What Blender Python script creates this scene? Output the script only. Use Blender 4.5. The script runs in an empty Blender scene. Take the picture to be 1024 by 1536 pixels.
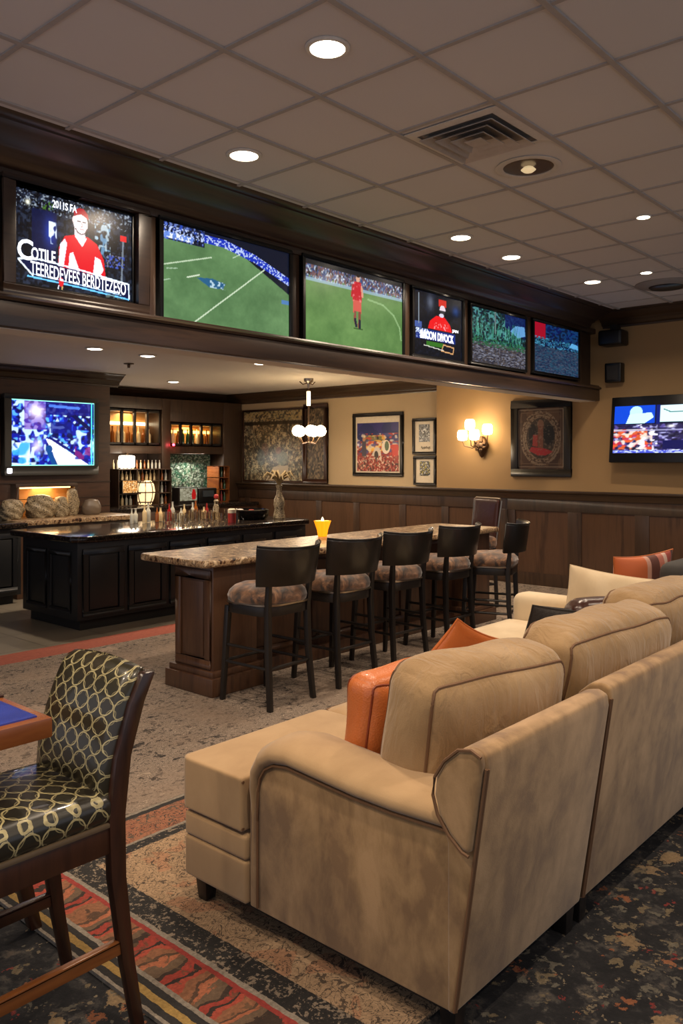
import bpy, bmesh, math, random
import numpy as np
from mathutils import Vector, Matrix
random.seed(7)
SC = bpy.context.scene
COL = SC.collection
PI = math.pi

# ------------------------------------------------------------------ camera, world, exposure
HEAD = math.atan(1088 / 1231)
cam_d = bpy.data.cameras.new('camera'); cam = bpy.data.objects.new('camera', cam_d); COL.objects.link(cam)
cam.location = (0, 0, 1.6); cam.rotation_euler = (PI / 2, 0, HEAD - PI / 2)
cam_d.sensor_fit = 'VERTICAL'; cam_d.sensor_height = 36; cam_d.lens = 36 * 1231 / 1536
cam_d.shift_y = -78 / 1536; cam_d.clip_start = .05
SC.camera = cam
SC.view_settings.view_transform = 'Standard'; SC.view_settings.look = 'None'
SC.view_settings.gamma = 1; SC.view_settings.use_curve_mapping = False
SC.view_settings.exposure = 0.36
w = bpy.data.worlds.new('world'); SC.world = w; w.use_nodes = True
w.node_tree.nodes['Background'].inputs[0].default_value = (.86, .88, 1.0, 1)
w.node_tree.nodes['Background'].inputs[1].default_value = .5
CAN_W = 17          # power of one ceiling downlight
WARM = (1, .80, .60)

# ------------------------------------------------------------------ helpers: objects
def origin(o):
    v = Vector((0, 0, 0))
    while o: v += o.location; o = o.parent
    return v
def thing(name, label, cat, loc=(0, 0, 0), group=None):
    o = bpy.data.objects.new(name, None); COL.objects.link(o); o.location = loc; o.empty_display_size = .1
    o['label'] = label; o['category'] = cat
    if group: o['group'] = group
    return o
def tag(o, label, cat, group=None):
    o['label'] = label; o['category'] = cat
    if group: o['group'] = group
    return o
def copy_tree(o, parent=None):
    c = o.copy(); COL.objects.link(c); c.parent = parent
    for ch in list(o.children): copy_tree(ch, c)
    return c
def light(kind, loc, power, parent=None, color=WARM, size=.1, rot=(0, 0, 0), spread=None, name='lamp_light'):
    d = bpy.data.lights.new(name, kind); d.energy = power; d.color = color
    if kind == 'AREA':
        d.shape = 'DISK'; d.size = size
        if spread: d.spread = spread
    else: d.shadow_soft_size = size
    o = bpy.data.objects.new(name, d); COL.objects.link(o)
    o.parent = parent; o.location = Vector(loc) - (origin(parent) if parent else Vector()); o.rotation_euler = rot
    return o

class MB:
    """collects shapes, then builds them as one mesh"""
    def __init__(s): s.v = []; s.f = []; s.X = None
    def add(s, vs, fs):
        n = len(s.v)
        for p in vs:
            p = Vector(p)
            s.v.append(s.X @ p if s.X else p)
        s.f += [tuple(n + i for i in f) for f in fs]; return s
    def box(s, x0, x1, y0, y1, z0, z1):
        return s.add([(x, y, z) for z in (z0, z1) for y in (y0, y1) for x in (x0, x1)],
                     [(0, 2, 3, 1), (4, 5, 7, 6), (0, 1, 5, 4), (2, 6, 7, 3), (0, 4, 6, 2), (1, 3, 7, 5)])
    def prism(s, pts, a0, a1, ax='x'):
        """pts 2D; ax x:(y,z)  y:(x,z)  z:(x,y)"""
        def m(p, a): return (a, p[0], p[1]) if ax == 'x' else ((p[0], a, p[1]) if ax == 'y' else (p[0], p[1], a))
        n = len(pts)
        vs = [m(p, a0) for p in pts] + [m(p, a1) for p in pts]
        return s.add(vs, [tuple(range(n))[::-1], tuple(range(n, 2 * n))] + [(i, (i + 1) % n, n + (i + 1) % n, n + i) for i in range(n)])
    def loft(s, rings, closed_ends=True, ring_closed=True, loop=False):
        n = len(rings[0]); vs = [p for r in rings for p in r]; fs = []
        m = len(rings)
        for i in range(m if loop else m - 1):
            j = (i + 1) % m
            for k in range(n if ring_closed else n - 1):
                l = (k + 1) % n
                fs.append((i * n + k, i * n + l, j * n + l, j * n + k))
        if closed_ends and not loop: fs += [tuple(range(n))[::-1], tuple(range((m - 1) * n, m * n))]
        return s.add(vs, fs)
    def tube(s, path, r, seg=8, loop=False, ry=None, up=Vector((0, 0, 1))):
        P = [Vector(p) for p in path]; n = len(P); rings = []
        rr = r if isinstance(r, (list, tuple)) else [r] * n
        for i in range(n):
            if loop: t = P[(i + 1) % n] - P[i - 1]
            else: t = P[min(i + 1, n - 1)] - P[max(i - 1, 0)]
            t.normalize(); u = up - t * up.dot(t)
            if u.length < .05: u = Vector((1, 0, 0)) - t * t.x
            u.normalize(); w_ = t.cross(u)
            b = ry if ry else rr[i]
            rings.append([P[i] + u * math.cos(2 * PI * k / seg) * rr[i] + w_ * math.sin(2 * PI * k / seg) * (b if ry else rr[i]) for k in range(seg)])
        return s.loft(rings, loop=loop)
    def lathe(s, prof, c=(0, 0, 0), seg=20, sx=1, sy=1):
        rings = [[(c[0] + r * sx * math.cos(2 * PI * k / seg), c[1] + r * sy * math.sin(2 * PI * k / seg), c[2] + z) for k in range(seg)] for r, z in prof]
        return s.loft(rings)
    def bar(s, a, b, w0, d0, w1=None, d1=None):
        """straight tapered rectangular bar from a to b, width along x, depth along y"""
        w1 = w1 or w0; d1 = d1 or d0
        def q(p, w_, d_): return [(p[0] - w_ / 2, p[1] - d_ / 2, p[2]), (p[0] + w_ / 2, p[1] - d_ / 2, p[2]), (p[0] + w_ / 2, p[1] + d_ / 2, p[2]), (p[0] - w_ / 2, p[1] + d_ / 2, p[2])]
        return s.loft([q(a, w0, d0), q(b, w1, d1)])
    def rbox(s, c, size, r=.03, puff=(0, 0, 0), n=14, rot=None, jit=0, seed=0):
        """soft rounded box, optionally crowned"""
        h = [max(x / 2, .001) for x in size]; T = Matrix.Translation(c) @ (rot or Matrix.Identity(4))
        rnd = random.Random(seed); ph = [rnd.uniform(0, 6) for _ in range(6)]
        g = []
        for i in range(n + 1):
            g.append(math.sin((i / n - .5) * PI * .96) / math.sin(PI * .48))
        vs, fs, idx = [], [], {}
        def vert(p):
            k = tuple(round(x, 5) for x in p)
            if k in idx: return idx[k]
            q = [p[i] * h[i] for i in range(3)]
            inn = [max(-(h[i] - r), min(h[i] - r, q[i])) for i in range(3)]
            d = Vector([q[i] - inn[i] for i in range(3)])
            if d.length > 0: d.normalize()
            o = Vector(inn) + d * r
            for i in range(3):
                j, l = (i + 1) % 3, (i + 2) % 3
                o[i] += puff[i] * p[i] * (1 - p[j] ** 2) * (1 - p[l] ** 2)
            if jit:
                o += Vector([jit * math.sin(ph[0] + o[1] * 23 + o[2] * 17 + ph[1]), jit * math.sin(ph[2] + o[0] * 21 + o[2] * 13), jit * math.sin(ph[3] + o[0] * 19 + o[1] * 16)])
            idx[k] = len(vs); vs.append(T @ o); return idx[k]
        s.fn = lambda p: vs[vert(p)].copy()
        for ax in range(3):
            for sg in (-1, 1):
                for i in range(n):
                    for j in range(n):
                        c4 = []
                        for (a, b) in ((i, j), (i + 1, j), (i + 1, j + 1), (i, j + 1)):
                            p = [0, 0, 0]; p[ax] = sg; p[(ax + 1) % 3] = g[a]; p[(ax + 2) % 3] = g[b]; c4.append(vert(p))
                        fs.append(tuple(c4 if sg > 0 else c4[::-1]))
        return s.add(vs, fs)
    def pillow(s, w_, h_, t_, rot, c, n=22, pinch=.07, seed=1):
        T = Matrix.Translation(c) @ rot; rings = []
        vs, fs = [], []
        rnd = random.Random(seed); a, b = rnd.uniform(0, 6), rnd.uniform(0, 6)
        for sd in (1, -1):
            base = len(vs)
            for i in range(n + 1):
                for j in range(n + 1):
                    u = math.sin((i / n - .5) * PI); v = math.sin((j / n - .5) * PI)
                    x = w_ / 2 * u * (1 - pinch * (1 - v * v)); z = h_ / 2 * v * (1 - pinch * (1 - u * u))
                    th = t_ / 2 * max(0, (1 - u * u) * (1 - v * v)) ** .42
                    th *= 1 + .06 * math.sin(a + 5 * u) * math.sin(b + 6 * v)
                    vs.append(T @ Vector((x, sd * th, z)))
            for i in range(n):
                for j in range(n):
                    q = (base + i * (n + 1) + j, base + (i + 1) * (n + 1) + j, base + (i + 1) * (n + 1) + j + 1, base + i * (n + 1) + j + 1)
                    fs.append(q if sd > 0 else q[::-1])
        return s.add(vs, fs)
    def build(s, name, mat=None, parent=None, smooth=None, bevel=0, seg=2, kind=None, merge=True, flat=False):
        O = origin(parent) if parent else Vector()
        me = bpy.data.meshes.new(name); bm = bmesh.new()
        V = [bm.verts.new(p - O) for p in s.v]
        for f in s.f:
            try: bm.faces.new([V[i] for i in f])
            except ValueError: pass
        if merge: bmesh.ops.remove_doubles(bm, verts=bm.verts, dist=1e-5)
        bmesh.ops.recalc_face_normals(bm, faces=bm.faces)
        if bevel:
            es = [e for e in bm.edges if len(e.link_faces) == 2 and e.calc_face_angle(0) > .5]
            bmesh.ops.bevel(bm, geom=es, offset=bevel, segments=seg, profile=.6, affect='EDGES', clamp_overlap=True)
        if not flat:
            for f in bm.faces: f.smooth = True
            lim = math.radians(smooth or 38)
            for e in bm.edges:
                if len(e.link_faces) == 2: e.smooth = e.calc_face_angle(0) < lim
        bm.to_mesh(me); bm.free()
        o = bpy.data.objects.new(name, me); COL.objects.link(o)
        if mat: me.materials.append(mat)
        if parent: o.parent = parent
        if kind: o['kind'] = kind
        return o
def rrect(w_, h_, r, n=5):
    """rounded rectangle outline centred on 0"""
    out = []
    for cx, cy, a in ((w_ / 2 - r, h_ / 2 - r, 0), (-w_ / 2 + r, h_ / 2 - r, 90), (-w_ / 2 + r, -h_ / 2 + r, 180), (w_ / 2 - r, -h_ / 2 + r, 270)):
        for i in range(n + 1):
            t = math.radians(a + 90 * i / n); out.append((cx + r * math.cos(t), cy + r * math.sin(t)))
    return out
def Rz(a): return Matrix.Rotation(math.radians(a), 4, 'Z')
def Rx(a): return Matrix.Rotation(math.radians(a), 4, 'X')
def Ry(a): return Matrix.Rotation(math.radians(a), 4, 'Y')

# ------------------------------------------------------------------ helpers: materials
def lin(c):
    return tuple((x / 12.92 if x <= .04045 else ((x + .055) / 1.055) ** 2.4) for x in c)
def H(s):
    return lin(tuple(int(s[i:i + 2], 16) / 255 for i in (0, 2, 4))) + (1,)
class NT:
    def __init__(s, name):
        s.m = bpy.data.materials.new(name); s.m.use_nodes = True; s.t = s.m.node_tree
        s.b = s.t.nodes['Principled BSDF']
    def n(s, typ, ins=None, **kw):
        nd = s.t.nodes.new(typ)
        for k, v in kw.items(): setattr(nd, k, v)
        for k, v in (ins or {}).items(): s.set(nd.inputs[k], v)
        return nd
    def set(s, sock, v):
        if isinstance(v, bpy.types.NodeSocket): s.t.links.new(v, sock)
        else: sock.default_value = v
    def coord(s, kind='Object', scale=(1, 1, 1), loc=(0, 0, 0), rot=(0, 0, 0)):
        tc = s.n('ShaderNodeTexCoord')
        return s.n('ShaderNodeMapping', {'Vector': tc.outputs[kind], 'Scale': scale, 'Location': loc, 'Rotation': rot}).outputs[0]
    def xyz(s, vec): return s.n('ShaderNodeSeparateXYZ', {0: vec}).outputs
    def comb(s, x, y, z=0): return s.n('ShaderNodeCombineXYZ', {0: x, 1: y, 2: z}).outputs[0]
    def noise(s, vec, scale, detail=4, rough=.55, dist=0): return s.n('ShaderNodeTexNoise', {'Vector': vec, 'Scale': scale, 'Detail': detail, 'Roughness': rough, 'Distortion': dist}).outputs['Fac']
    def vor(s, vec, scale, feature='F1', rnd=1.0, out='Distance'):
        nd = s.n('ShaderNodeTexVoronoi', feature=feature); s.set(nd.inputs['Vector'], vec); s.set(nd.inputs['Scale'], scale); s.set(nd.inputs['Randomness'], rnd)
        return nd.outputs[out]
    def m_(s, op, a, b=0, c=None, clamp=False):
        d = {0: a, 1: b}
        if c is not None: d[2] = c
        return s.n('ShaderNodeMath', d, operation=op, use_clamp=clamp).outputs[0]
    def ramp(s, fac, stops, interp='LINEAR'):
        nd = s.n('ShaderNodeValToRGB', {0: fac}); r = nd.color_ramp; r.interpolation = interp
        while len(r.elements) < len(stops): r.elements.new(.5)
        for e, (p, c) in zip(r.elements, stops):
            e.position = p; e.color = H(c) if isinstance(c, str) else c
        return nd.outputs[0]
    def mix(s, fac, a, b, blend='MIX'):
        nd = s.n('ShaderNodeMix', data_type='RGBA', blend_type=blend)
        s.set(nd.inputs[0], fac); s.set(nd.inputs[6], H(a) if isinstance(a, str) else a); s.set(nd.inputs[7], H(b) if isinstance(b, str) else b)
        return nd.outputs[2]
    def bump(s, h, strength=.3, dist=.01):
        nd = s.n('ShaderNodeBump', {'Height': h, 'Strength': strength, 'Distance': dist}); s.t.links.new(nd.outputs[0], s.b.inputs['Normal'])
    def fin(s, color=None, rough=.5, metal=0, **kw):
        if color is not None: s.set(s.b.inputs['Base Color'], H(color) if isinstance(color, str) else color)
        s.set(s.b.inputs['Roughness'], rough); s.set(s.b.inputs['Metallic'], metal)
        for k, v in kw.items(): s.set(s.b.inputs[k.replace('_', ' ')], v)
        return s.m
def flat(name, c, rough=.5, metal=0, **kw):
    t = NT(name)
    f = t.noise(t.coord(), 30, 2)
    hc = H(c)
    t.fin(t.mix(f, tuple(x * .88 for x in hc[:3]) + (1,), tuple(min(1, x * 1.1) for x in hc[:3]) + (1,)), rough, metal, **kw)
    return t.m
def emit(name, c, s_):
    t = NT(name); return t.fin(c, .4, 0, Emission_Color=H(c), Emission_Strength=s_)
def wood(name, a, b, scale=(1, 1, 1), rough=.35, ns=3.0, coat=.15):
    t = NT(name); v = t.coord(scale=scale)
    f = t.noise(v, ns, 6, .6, .6); g = t.noise(v, ns * 9, 3)
    c = t.ramp(t.m_('ADD', t.m_('MULTIPLY', f, .75), t.m_('MULTIPLY', g, .25)), [(.3, a), (.52, b), (.62, a), (.75, b)])
    t.bump(f, .08, .003)
    return t.fin(c, rough, 0, Coat_Weight=coat, Coat_Roughness=.25)
M = {}
M['wood_h'] = wood('dark_wood_horizontal', '211713', '3a2a20', (.12, 1, 1.6))
M['wood_v'] = wood('dark_wood_vertical', '2f2118', '463325', (1.2, 1.2, .12))
M['wood_y'] = wood('dark_wood_crosswise', '2a1e17', '42301f', (1, .12, 1.6))
M['wood_panel'] = wood('panel_wood', '3f2b1d', '573d2a', (1.6, 1.6, .14))
M['wood_bar'] = wood('bar_back_wood', '35231a', '4f3627', (.15, 1, 1.2))
M['wood_isl'] = wood('island_wood', '35211a', '553a28', (1.6, 1.6, .16), .38)
M['wood_chair'] = wood('chair_wood', '24120b', '3a2013', (1.5, 1.5, .2), .3)
M['wood_rail'] = wood('amber_rail_wood', '5c3014', '7d4a22', (.2, 1.5, 1.5), .3)
M['wood_table'] = wood('table_wood', '5a2a12', '834a22', (.3, .3, 1.5), .25)
M['black_wood'] = flat('black_wood', '1b1715', .38)
M['black_cab'] = flat('black_cabinet_paint', '17181b', .42)
M['black_metal'] = flat('black_plastic', '0c0c0d', .35)
M['bezel'] = flat('bezel', '0b0b0c', .3)
M['chrome'] = flat('brushed_nickel', 'a59a8c', .28, 1)
M['bronze'] = flat('aged_bronze', '5a4636', .4, .9)
M['white_trim'] = flat('white_trim', 'cfc8be', .5)
M['plinth'] = flat('plinth_black', '0e0c0b', .6)
M['leather_dark'] = flat('dark_leather', '17130f', .36)
M['leather_dark'].node_tree.nodes['Principled BSDF'].inputs['Coat Weight'].default_value = .15
M['glow'] = emit('lamp_glow', 'ffe2b0', 14)
M['glow_can'] = emit('downlight_glow', 'fff0d8', 9)

def wall_mat(name, a, b):
    t = NT(name); v = t.coord()
    f = t.noise(v, 1.3, 4); g = t.noise(v, 90, 3); t.bump(g, .12, .002)
    return t.fin(t.mix(f, a, b), .75)
M['wall'] = wall_mat('tan_wall', '94754d', 'a18258')
M['wall_lt'] = wall_mat('beige_wall', 'ad9673', 'b8a17e')
M['plaster'] = wall_mat('plaster_ceiling', 'c4bcb0', 'cfc7bb')
t = NT('ceiling_tile'); v = t.coord(); x, y, z = t.xyz(v)[:3]
g = t.noise(v, 160, 3); f = t.noise(v, .9, 3)
def gridline(a, off, w_):
    fr = t.m_('FRACT', t.m_('MULTIPLY', t.m_('ADD', a, off), 1 / .6))
    return t.m_('LESS_THAN', t.m_('MINIMUM', fr, t.m_('SUBTRACT', 1, fr)), w_)
ln = gridline(x, 3.1, .017)
c = t.mix(f, 'cdc8c4', 'd8d4d0'); c = t.mix(ln, c, '5e554d')
t.bump(g, .15, .002); M['tile_ceiling'] = t.fin(c, .9)

# suede upholstery
def suede(name, a, b, c_, sc=3.0, crease=0):
    t = NT(name); v = t.coord(scale=(1, 1, .6))
    f = t.noise(v, sc, 6, .65, .6); g = t.noise(t.coord(), 220, 2); h = t.noise(v, sc * 4, 4, .6, .4)
    k = t.m_('ADD', t.m_('MULTIPLY', f, .65), t.m_('MULTIPLY', h, .35))
    c = t.ramp(k, [(.41, a), (.5, b), (.59, c_)]); t.bump(g, .18, .002)
    if crease:
        wr = t.noise(t.coord(scale=(1.6, 1, .45), rot=(0, .25, 0)), 9, 3, .5, 1.2)
        t.bump(t.m_('ADD', t.m_('MULTIPLY', g, .06), wr), crease, .03)
    return t.fin(c, .85, 0, Sheen_Weight=.25, Sheen_Roughness=.5)
M['suede'] = suede('tan_suede', '765938', '91724a', 'a4835a')
M['suede_plain'] = suede('plain_tan_fabric', '9a7b54', 'a3845c', 'ab8c64', 1.2)
M['weave'] = suede('woven_tan_fabric', '8e7048', '967850', '9f8159', 1.5, .55)
M['piping'] = flat('brown_piping', '6a4b30', .7)
M['cream'] = suede('cream_fabric', 'c6ae8a', 'd0b995', 'd8c3a1', 1.2)
t = NT('orange_leather'); v = t.coord(); f = t.noise(v, 5, 4); g = t.vor(v, 170)
t.bump(t.m_('ADD', t.noise(v, 9, 3), t.m_('MULTIPLY', g, .25)), .25, .012)
M['orange'] = t.fin(t.mix(f, 'b05a28', 'c9743c'), .36, 0, Coat_Weight=.2)
t = NT('brown_leather'); v = t.coord(); t.bump(t.noise(v, 12, 4), .4, .01); M['brown_leather'] = t.fin(t.mix(t.noise(v, 4), '2e1712', '48261d'), .28)
t = NT('black_fur'); v = t.coord(scale=(1, 1, .3)); t.bump(t.noise(v, 120, 4, .7), .9, .01); M['fur'] = t.fin(t.mix(t.noise(v, 25), '0f0c0b', '2a221e'), .8)
t = NT('striped_orange_fabric'); v = t.coord(); x = t.xyz(v)[0]
fr = t.m_('FRACT', t.m_('MULTIPLY', t.m_('ADD', x, .5), 2.3))
c = t.ramp(fr, [(0, 'c4927e'), (.12, '5c2a1c'), (.3, 'b76b56'), (.42, 'cfae9c'), (.5, 'a04030'), (.62, '4a2018'), (.75, 'd9aa92'), (.88, 'b4492c')], 'CONSTANT')
c = t.mix(t.m_('LESS_THAN', x, -.05), c, 'c4622e'); M['stripes'] = t.fin(c, .6, 0, Sheen_Weight=.3)
t = NT('mottled_brown_velvet'); v = t.coord(); f = t.noise(v, 11, 5, .6, .8); t.bump(f, .3, .01)
M['velvet'] = t.fin(t.ramp(f, [(.38, '2b1a12'), (.5, '664429'), (.62, '9a6f4c')]), .6, 0, Sheen_Weight=.5)
# granite
def granite(name, stops, sc=38, rough=.18):
    t = NT(name); v = t.coord(); f = t.noise(v, sc, 6, .7, 1.2); h = t.vor(v, sc * 1.6)
    k = t.m_('ADD', t.m_('MULTIPLY', f, .75), t.m_('MULTIPLY', h, .25))
    return t.fin(t.ramp(k, stops), rough, 0, Specular_IOR_Level=.3)
M['granite'] = granite('brown_granite', [(.36, '120d0b'), (.43, '5a3d2a'), (.48, 'b29571'), (.53, '4a3325'), (.6, 'c9b08d')], 12, .36)
M['granite_dk'] = granite('black_granite', [(.35, '0d0c0c'), (.55, '231d1a'), (.66, '4c3c30')], 40, .12)
M['mosaic'] = granite('speckled_mosaic', [(.34, '1b1712'), (.44, '6e5c45'), (.5, 'c5b596'), (.56, '41372b'), (.64, 'a08c6c')], 34, .3)
M['antler'] = granite('carved_stone', [(.34, '221c15'), (.44, '6f5f48'), (.52, 'b3a283'), (.58, '4a3f30'), (.66, '8f7e60')], 30, .4)

# crocodile-ring fabric
def rings(name, swz, sx, sy, base_a, base_b):
    t = NT(name); o = list(t.xyz(t.coord()))
    if swz == (0, 1): o[1] = t.m_('ADD', o[1], t.m_('MULTIPLY', o[2], -.8))
    u = t.m_('MULTIPLY', o[swz[0]], sx); vv = t.m_('MULTIPLY', o[swz[1]], sy)
    wob = t.noise(t.coord(), 18, 2)
    u = t.m_('ADD', u, t.m_('MULTIPLY', wob, .35)); vv = t.m_('ADD', vv, t.m_('MULTIPLY', wob, -.3))
    def ring(u_, v_, r, wd):
        v2 = t.comb(u_, v_, 0)
        d = t.vor(v2, 1.0, rnd=.0)
        return t.m_('LESS_THAN', t.m_('ABSOLUTE', t.m_('SUBTRACT', d, r)), wd)
    a = ring(u, vv, .46, .033)
    b = t.m_('LESS_THAN', t.m_('ABSOLUTE', t.m_('SUBTRACT', t.m_('FRACT', t.m_('ADD', t.m_('ADD', u, .5), t.m_('MULTIPLY', t.m_('SINE', t.m_('MULTIPLY', vv, PI)), .16))), .5)), .03)
    b2 = t.m_('LESS_THAN', t.m_('ABSOLUTE', t.m_('SUBTRACT', t.m_('FRACT', t.m_('ADD', vv, .5)), .5)), .02)
    b3 = ring(t.m_('ADD', u, .5), t.m_('ADD', vv, .5), .36, .022)
    k = t.m_('MAXIMUM', a, t.m_('MULTIPLY', b3, .55))
    gl = t.noise(t.coord(), 60, 3)
    line = t.mix(gl, '5e5230', 'c9bd8c')
    cell = t.mix(t.noise(t.coord(), 4, 3), base_a, base_b)
    t.bump(k, .5, .004)
    return t.fin(t.mix(k, cell, line), .33, 0, Coat_Weight=.3)
M['rings_back'] = rings('ring_pattern_back_fabric', (1, 2), 17, 20, '18200f', '34261a')
M['rings_seat'] = rings('ring_pattern_seat_fabric', (0, 1), 15, 17, '12180f', '2a211a')

# carpets
def carpet_floral():
    t = NT('dark_floral_carpet'); v = t.coord()
    wv = t.n('ShaderNodeTexNoise', {'Vector': v, 'Scale': 22.0, 'Detail': 5}).outputs['Color']
    w2 = t.n('ShaderNodeMix', data_type='RGBA', blend_type='LINEAR_LIGHT'); t.set(w2.inputs[0], .075); t.set(w2.inputs[6], v); t.set(w2.inputs[7], wv)
    p = w2.outputs[2]
    fine = t.noise(v, 70, 4, .7)
    base = t.ramp(t.noise(p, 9, 5, .65), [(.4, '101013'), (.52, '1d1c1e'), (.6, '3d3a37'), (.7, '5d5348')])
    def blobs(sc, thr, col, off):
        vv = t.n('ShaderNodeMapping', {'Vector': p, 'Location': off}).outputs[0]
        d = t.vor(vv, sc); keep = t.xyz(t.vor(vv, sc, out='Color'))[0]
        e = t.m_('MULTIPLY', t.m_('LESS_THAN', t.m_('ADD', d, t.m_('MULTIPLY', fine, .62)), t.m_('ADD', thr, .13)), .82)
        return t.m_('MULTIPLY', e, t.m_('GREATER_THAN', keep, .35)), col
    c = base
    for sc, thr, col, off in ((6.2, .44, ('5a4a36', 'a88c66'), (0, 0, 0)), (9.5, .42, ('4a4032', '8a7a5c'), (3, 1, 0)), (14, .42, ('3c3a34', '7d7666'), (8, 2, 0)), (18, .36, ('52483a', '9a8a70'), (5, 7, 0)), (7.0, .34, ('6e3c26', 'a86a42'), (.7, 5, 0)), (10.0, .31, ('5c1c1c', '94342c'), (2, 2, 0))):
        k, cc = blobs(sc, thr, col, off)
        c = t.mix(k, c, t.mix(fine, cc[0], cc[1]))
    c = t.mix(.35, c, t.mix(fine, '0a0a0a', 'ffffff'), 'OVERLAY')
    t.bump(fine, .6, .006)
    return t.fin(c, .95)
M['floral'] = carpet_floral()
def carpet_grey():
    t = NT('mottled_grey_carpet'); v = t.coord(); y = t.xyz(v)[1]
    f = t.noise(v, 30, 5, .8, .4); g = t.noise(t.coord(scale=(1, 1.8, 1)), 8, 7, .85, 1.4); h = t.noise(v, 1.7, 4)
    c = t.ramp(t.m_('ADD', t.m_('MULTIPLY', g, .6), t.m_('MULTIPLY', f, .4)), [(.42, '141110'), (.465, '4c423b'), (.505, 'a39180'), (.54, '26201d'), (.59, 'b09d8a')])
    c = t.mix(t.ramp(h, [(.45, (0, 0, 0, 1)), (.7, (.75, .75, .75, 1))]), c, t.mix(f, '5a4a3e', 'a08a76'))
    d = t.m_('LESS_THAN', t.vor(v, 1.9), t.m_('MULTIPLY', f, .36))
    c = t.mix(t.m_('MULTIPLY', d, .7), c, t.mix(f, '7d6a5c', 'bba692'))
    red = t.mix(f, '6e2f24', 'b0604a')
    c = t.mix(t.m_('GREATER_THAN', t.m_('ADD', y, t.m_('MULTIPLY', g, .05)), 6.21), c, red)
    t.bump(f, .6, .006)
    return t.fin(c, .95)
M['grey_carpet'] = carpet_grey()
def rug_mat():
    t = NT('persian_rug'); v = t.coord(); X_, Y_ = t.xyz(v)[:2]
    fine = t.noise(v, 75, 4, .7); med = t.noise(v, 16, 5, .65, 1.5); wob = t.m_('MULTIPLY', t.m_('SUBTRACT', t.noise(v, 30, 3), .5), .012)
    dx = t.m_('ADD', t.m_('SUBTRACT', X_, 1.40), wob); dy = t.m_('ADD', t.m_('SUBTRACT', 3.15, Y_), wob)
    # field: beige with dark scrolls
    d2 = t.vor(v, 9, 'DISTANCE_TO_EDGE'); sc = t.noise(v, 14, 3, .5, 3.5)
    scroll = t.m_('LESS_THAN', t.m_('ABSOLUTE', t.m_('SUBTRACT', sc, .5)), .022)
    dark = t.m_('GREATER_THAN', med, .60)
    orn = t.m_('GREATER_THAN', t.noise(v, 6, 3, .5, 1), .57)
    field = t.mix(fine, '7c6349', 'b39676'); field = t.mix(t.m_('MULTIPLY', orn, .6), field, t.mix(fine, '8a5440', 'a87c58'))
    field = t.mix(t.m_('MULTIPLY', t.m_('MAXIMUM', scroll, dark), .85), field, t.mix(fine, '1e1815', '40342a'))
    blk = t.mix(t.m_('GREATER_THAN', t.m_('ADD', t.m_('MULTIPLY', fine, .5), t.m_('MULTIPLY', med, .5)), .545), t.mix(fine, '131211', '2b2724'), '7a6c5c')
    # red/orange blocks repeating along the border
    along = t.m_('ADD', t.m_('MULTIPLY', Y_, 5.0), t.m_('MULTIPLY', t.noise(v, 5, 2), 1.2))
    fr = t.m_('FRACT', t.m_('ADD', along, t.m_('MULTIPLY', med, .25)))
    blocks = t.ramp(fr, [(0, '8a3226'), (.16, '33251c'), (.24, '5e4a38'), (.4, '95583c'), (.52, '4b3424'), (.6, '7d5238'), (.8, '96402f'), (.92, '2b1f19')], 'CONSTANT')
    blocks = t.mix(t.m_('MULTIPLY', dark, .7), blocks, '54402c')
    blocks = t.mix(.45, blocks, t.mix(fine, '000000', 'ffffff'), 'OVERLAY')
    redfl = t.mix(med, '7a3a2a', '9c7354'); redfl = t.mix(scroll, redfl, '2a2420'); redfl = t.mix(t.m_('GREATER_THAN', med, .58), redfl, '4a4238')
    grey = t.mix(fine, '4d463e', '9c9080'); gold = t.mix(fine, '6c5228', 'a98a4c'); dk = t.mix(fine, '161514', '2e2a27'); red = t.mix(fine, '6e2420', '94362c')
    def band(c, d, lo, hi, col):
        k = t.m_('MULTIPLY', t.m_('GREATER_THAN', d, lo), t.m_('LESS_THAN', d, hi)); return t.mix(k, c, col)
    L = field
    for lo, hi, col in ((-1, .012, grey), (.012, .036, dk), (.036, .062, gold), (.062, .086, dk), (.086, .103, grey), (.103, .235, blocks), (.235, .253, red), (.253, .272, grey), (.272, .375, blk)): L = band(L, dx, lo, hi, col)
    T = field
    for lo, hi, col in ((-1, .02, grey), (.02, .05, dk), (.05, .24, redfl), (.24, .255, grey), (.255, .31, blk)): T = band(T, dy, lo, hi, col)
    c = t.mix(t.m_('LESS_THAN', dx, t.m_('MULTIPLY', dy, 1.2)), T, L)
    c = t.mix(.3, c, t.mix(fine, '000000', 'ffffff'), 'OVERLAY')
    t.bump(fine, .6, .005)
    return t.fin(c, .95)
M['rug'] = rug_mat()
t = NT('grey_floor_tile'); v = t.coord()
br = t.n('ShaderNodeTexBrick', {'Vector': v, 'Scale': 1.0, 'Mortar Size': .006, 'Brick Width': .6, 'Row Height': .6, 'Color1': H('847c6e'), 'Color2': H('8d8475'), 'Mortar': H('4f4a42')}, offset=0)
M['floor_tile'] = t.fin(t.mix(.3, br.outputs[0], t.mix(t.noise(v, 3, 4), '5c564c', '857c6d')), .3)

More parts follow.
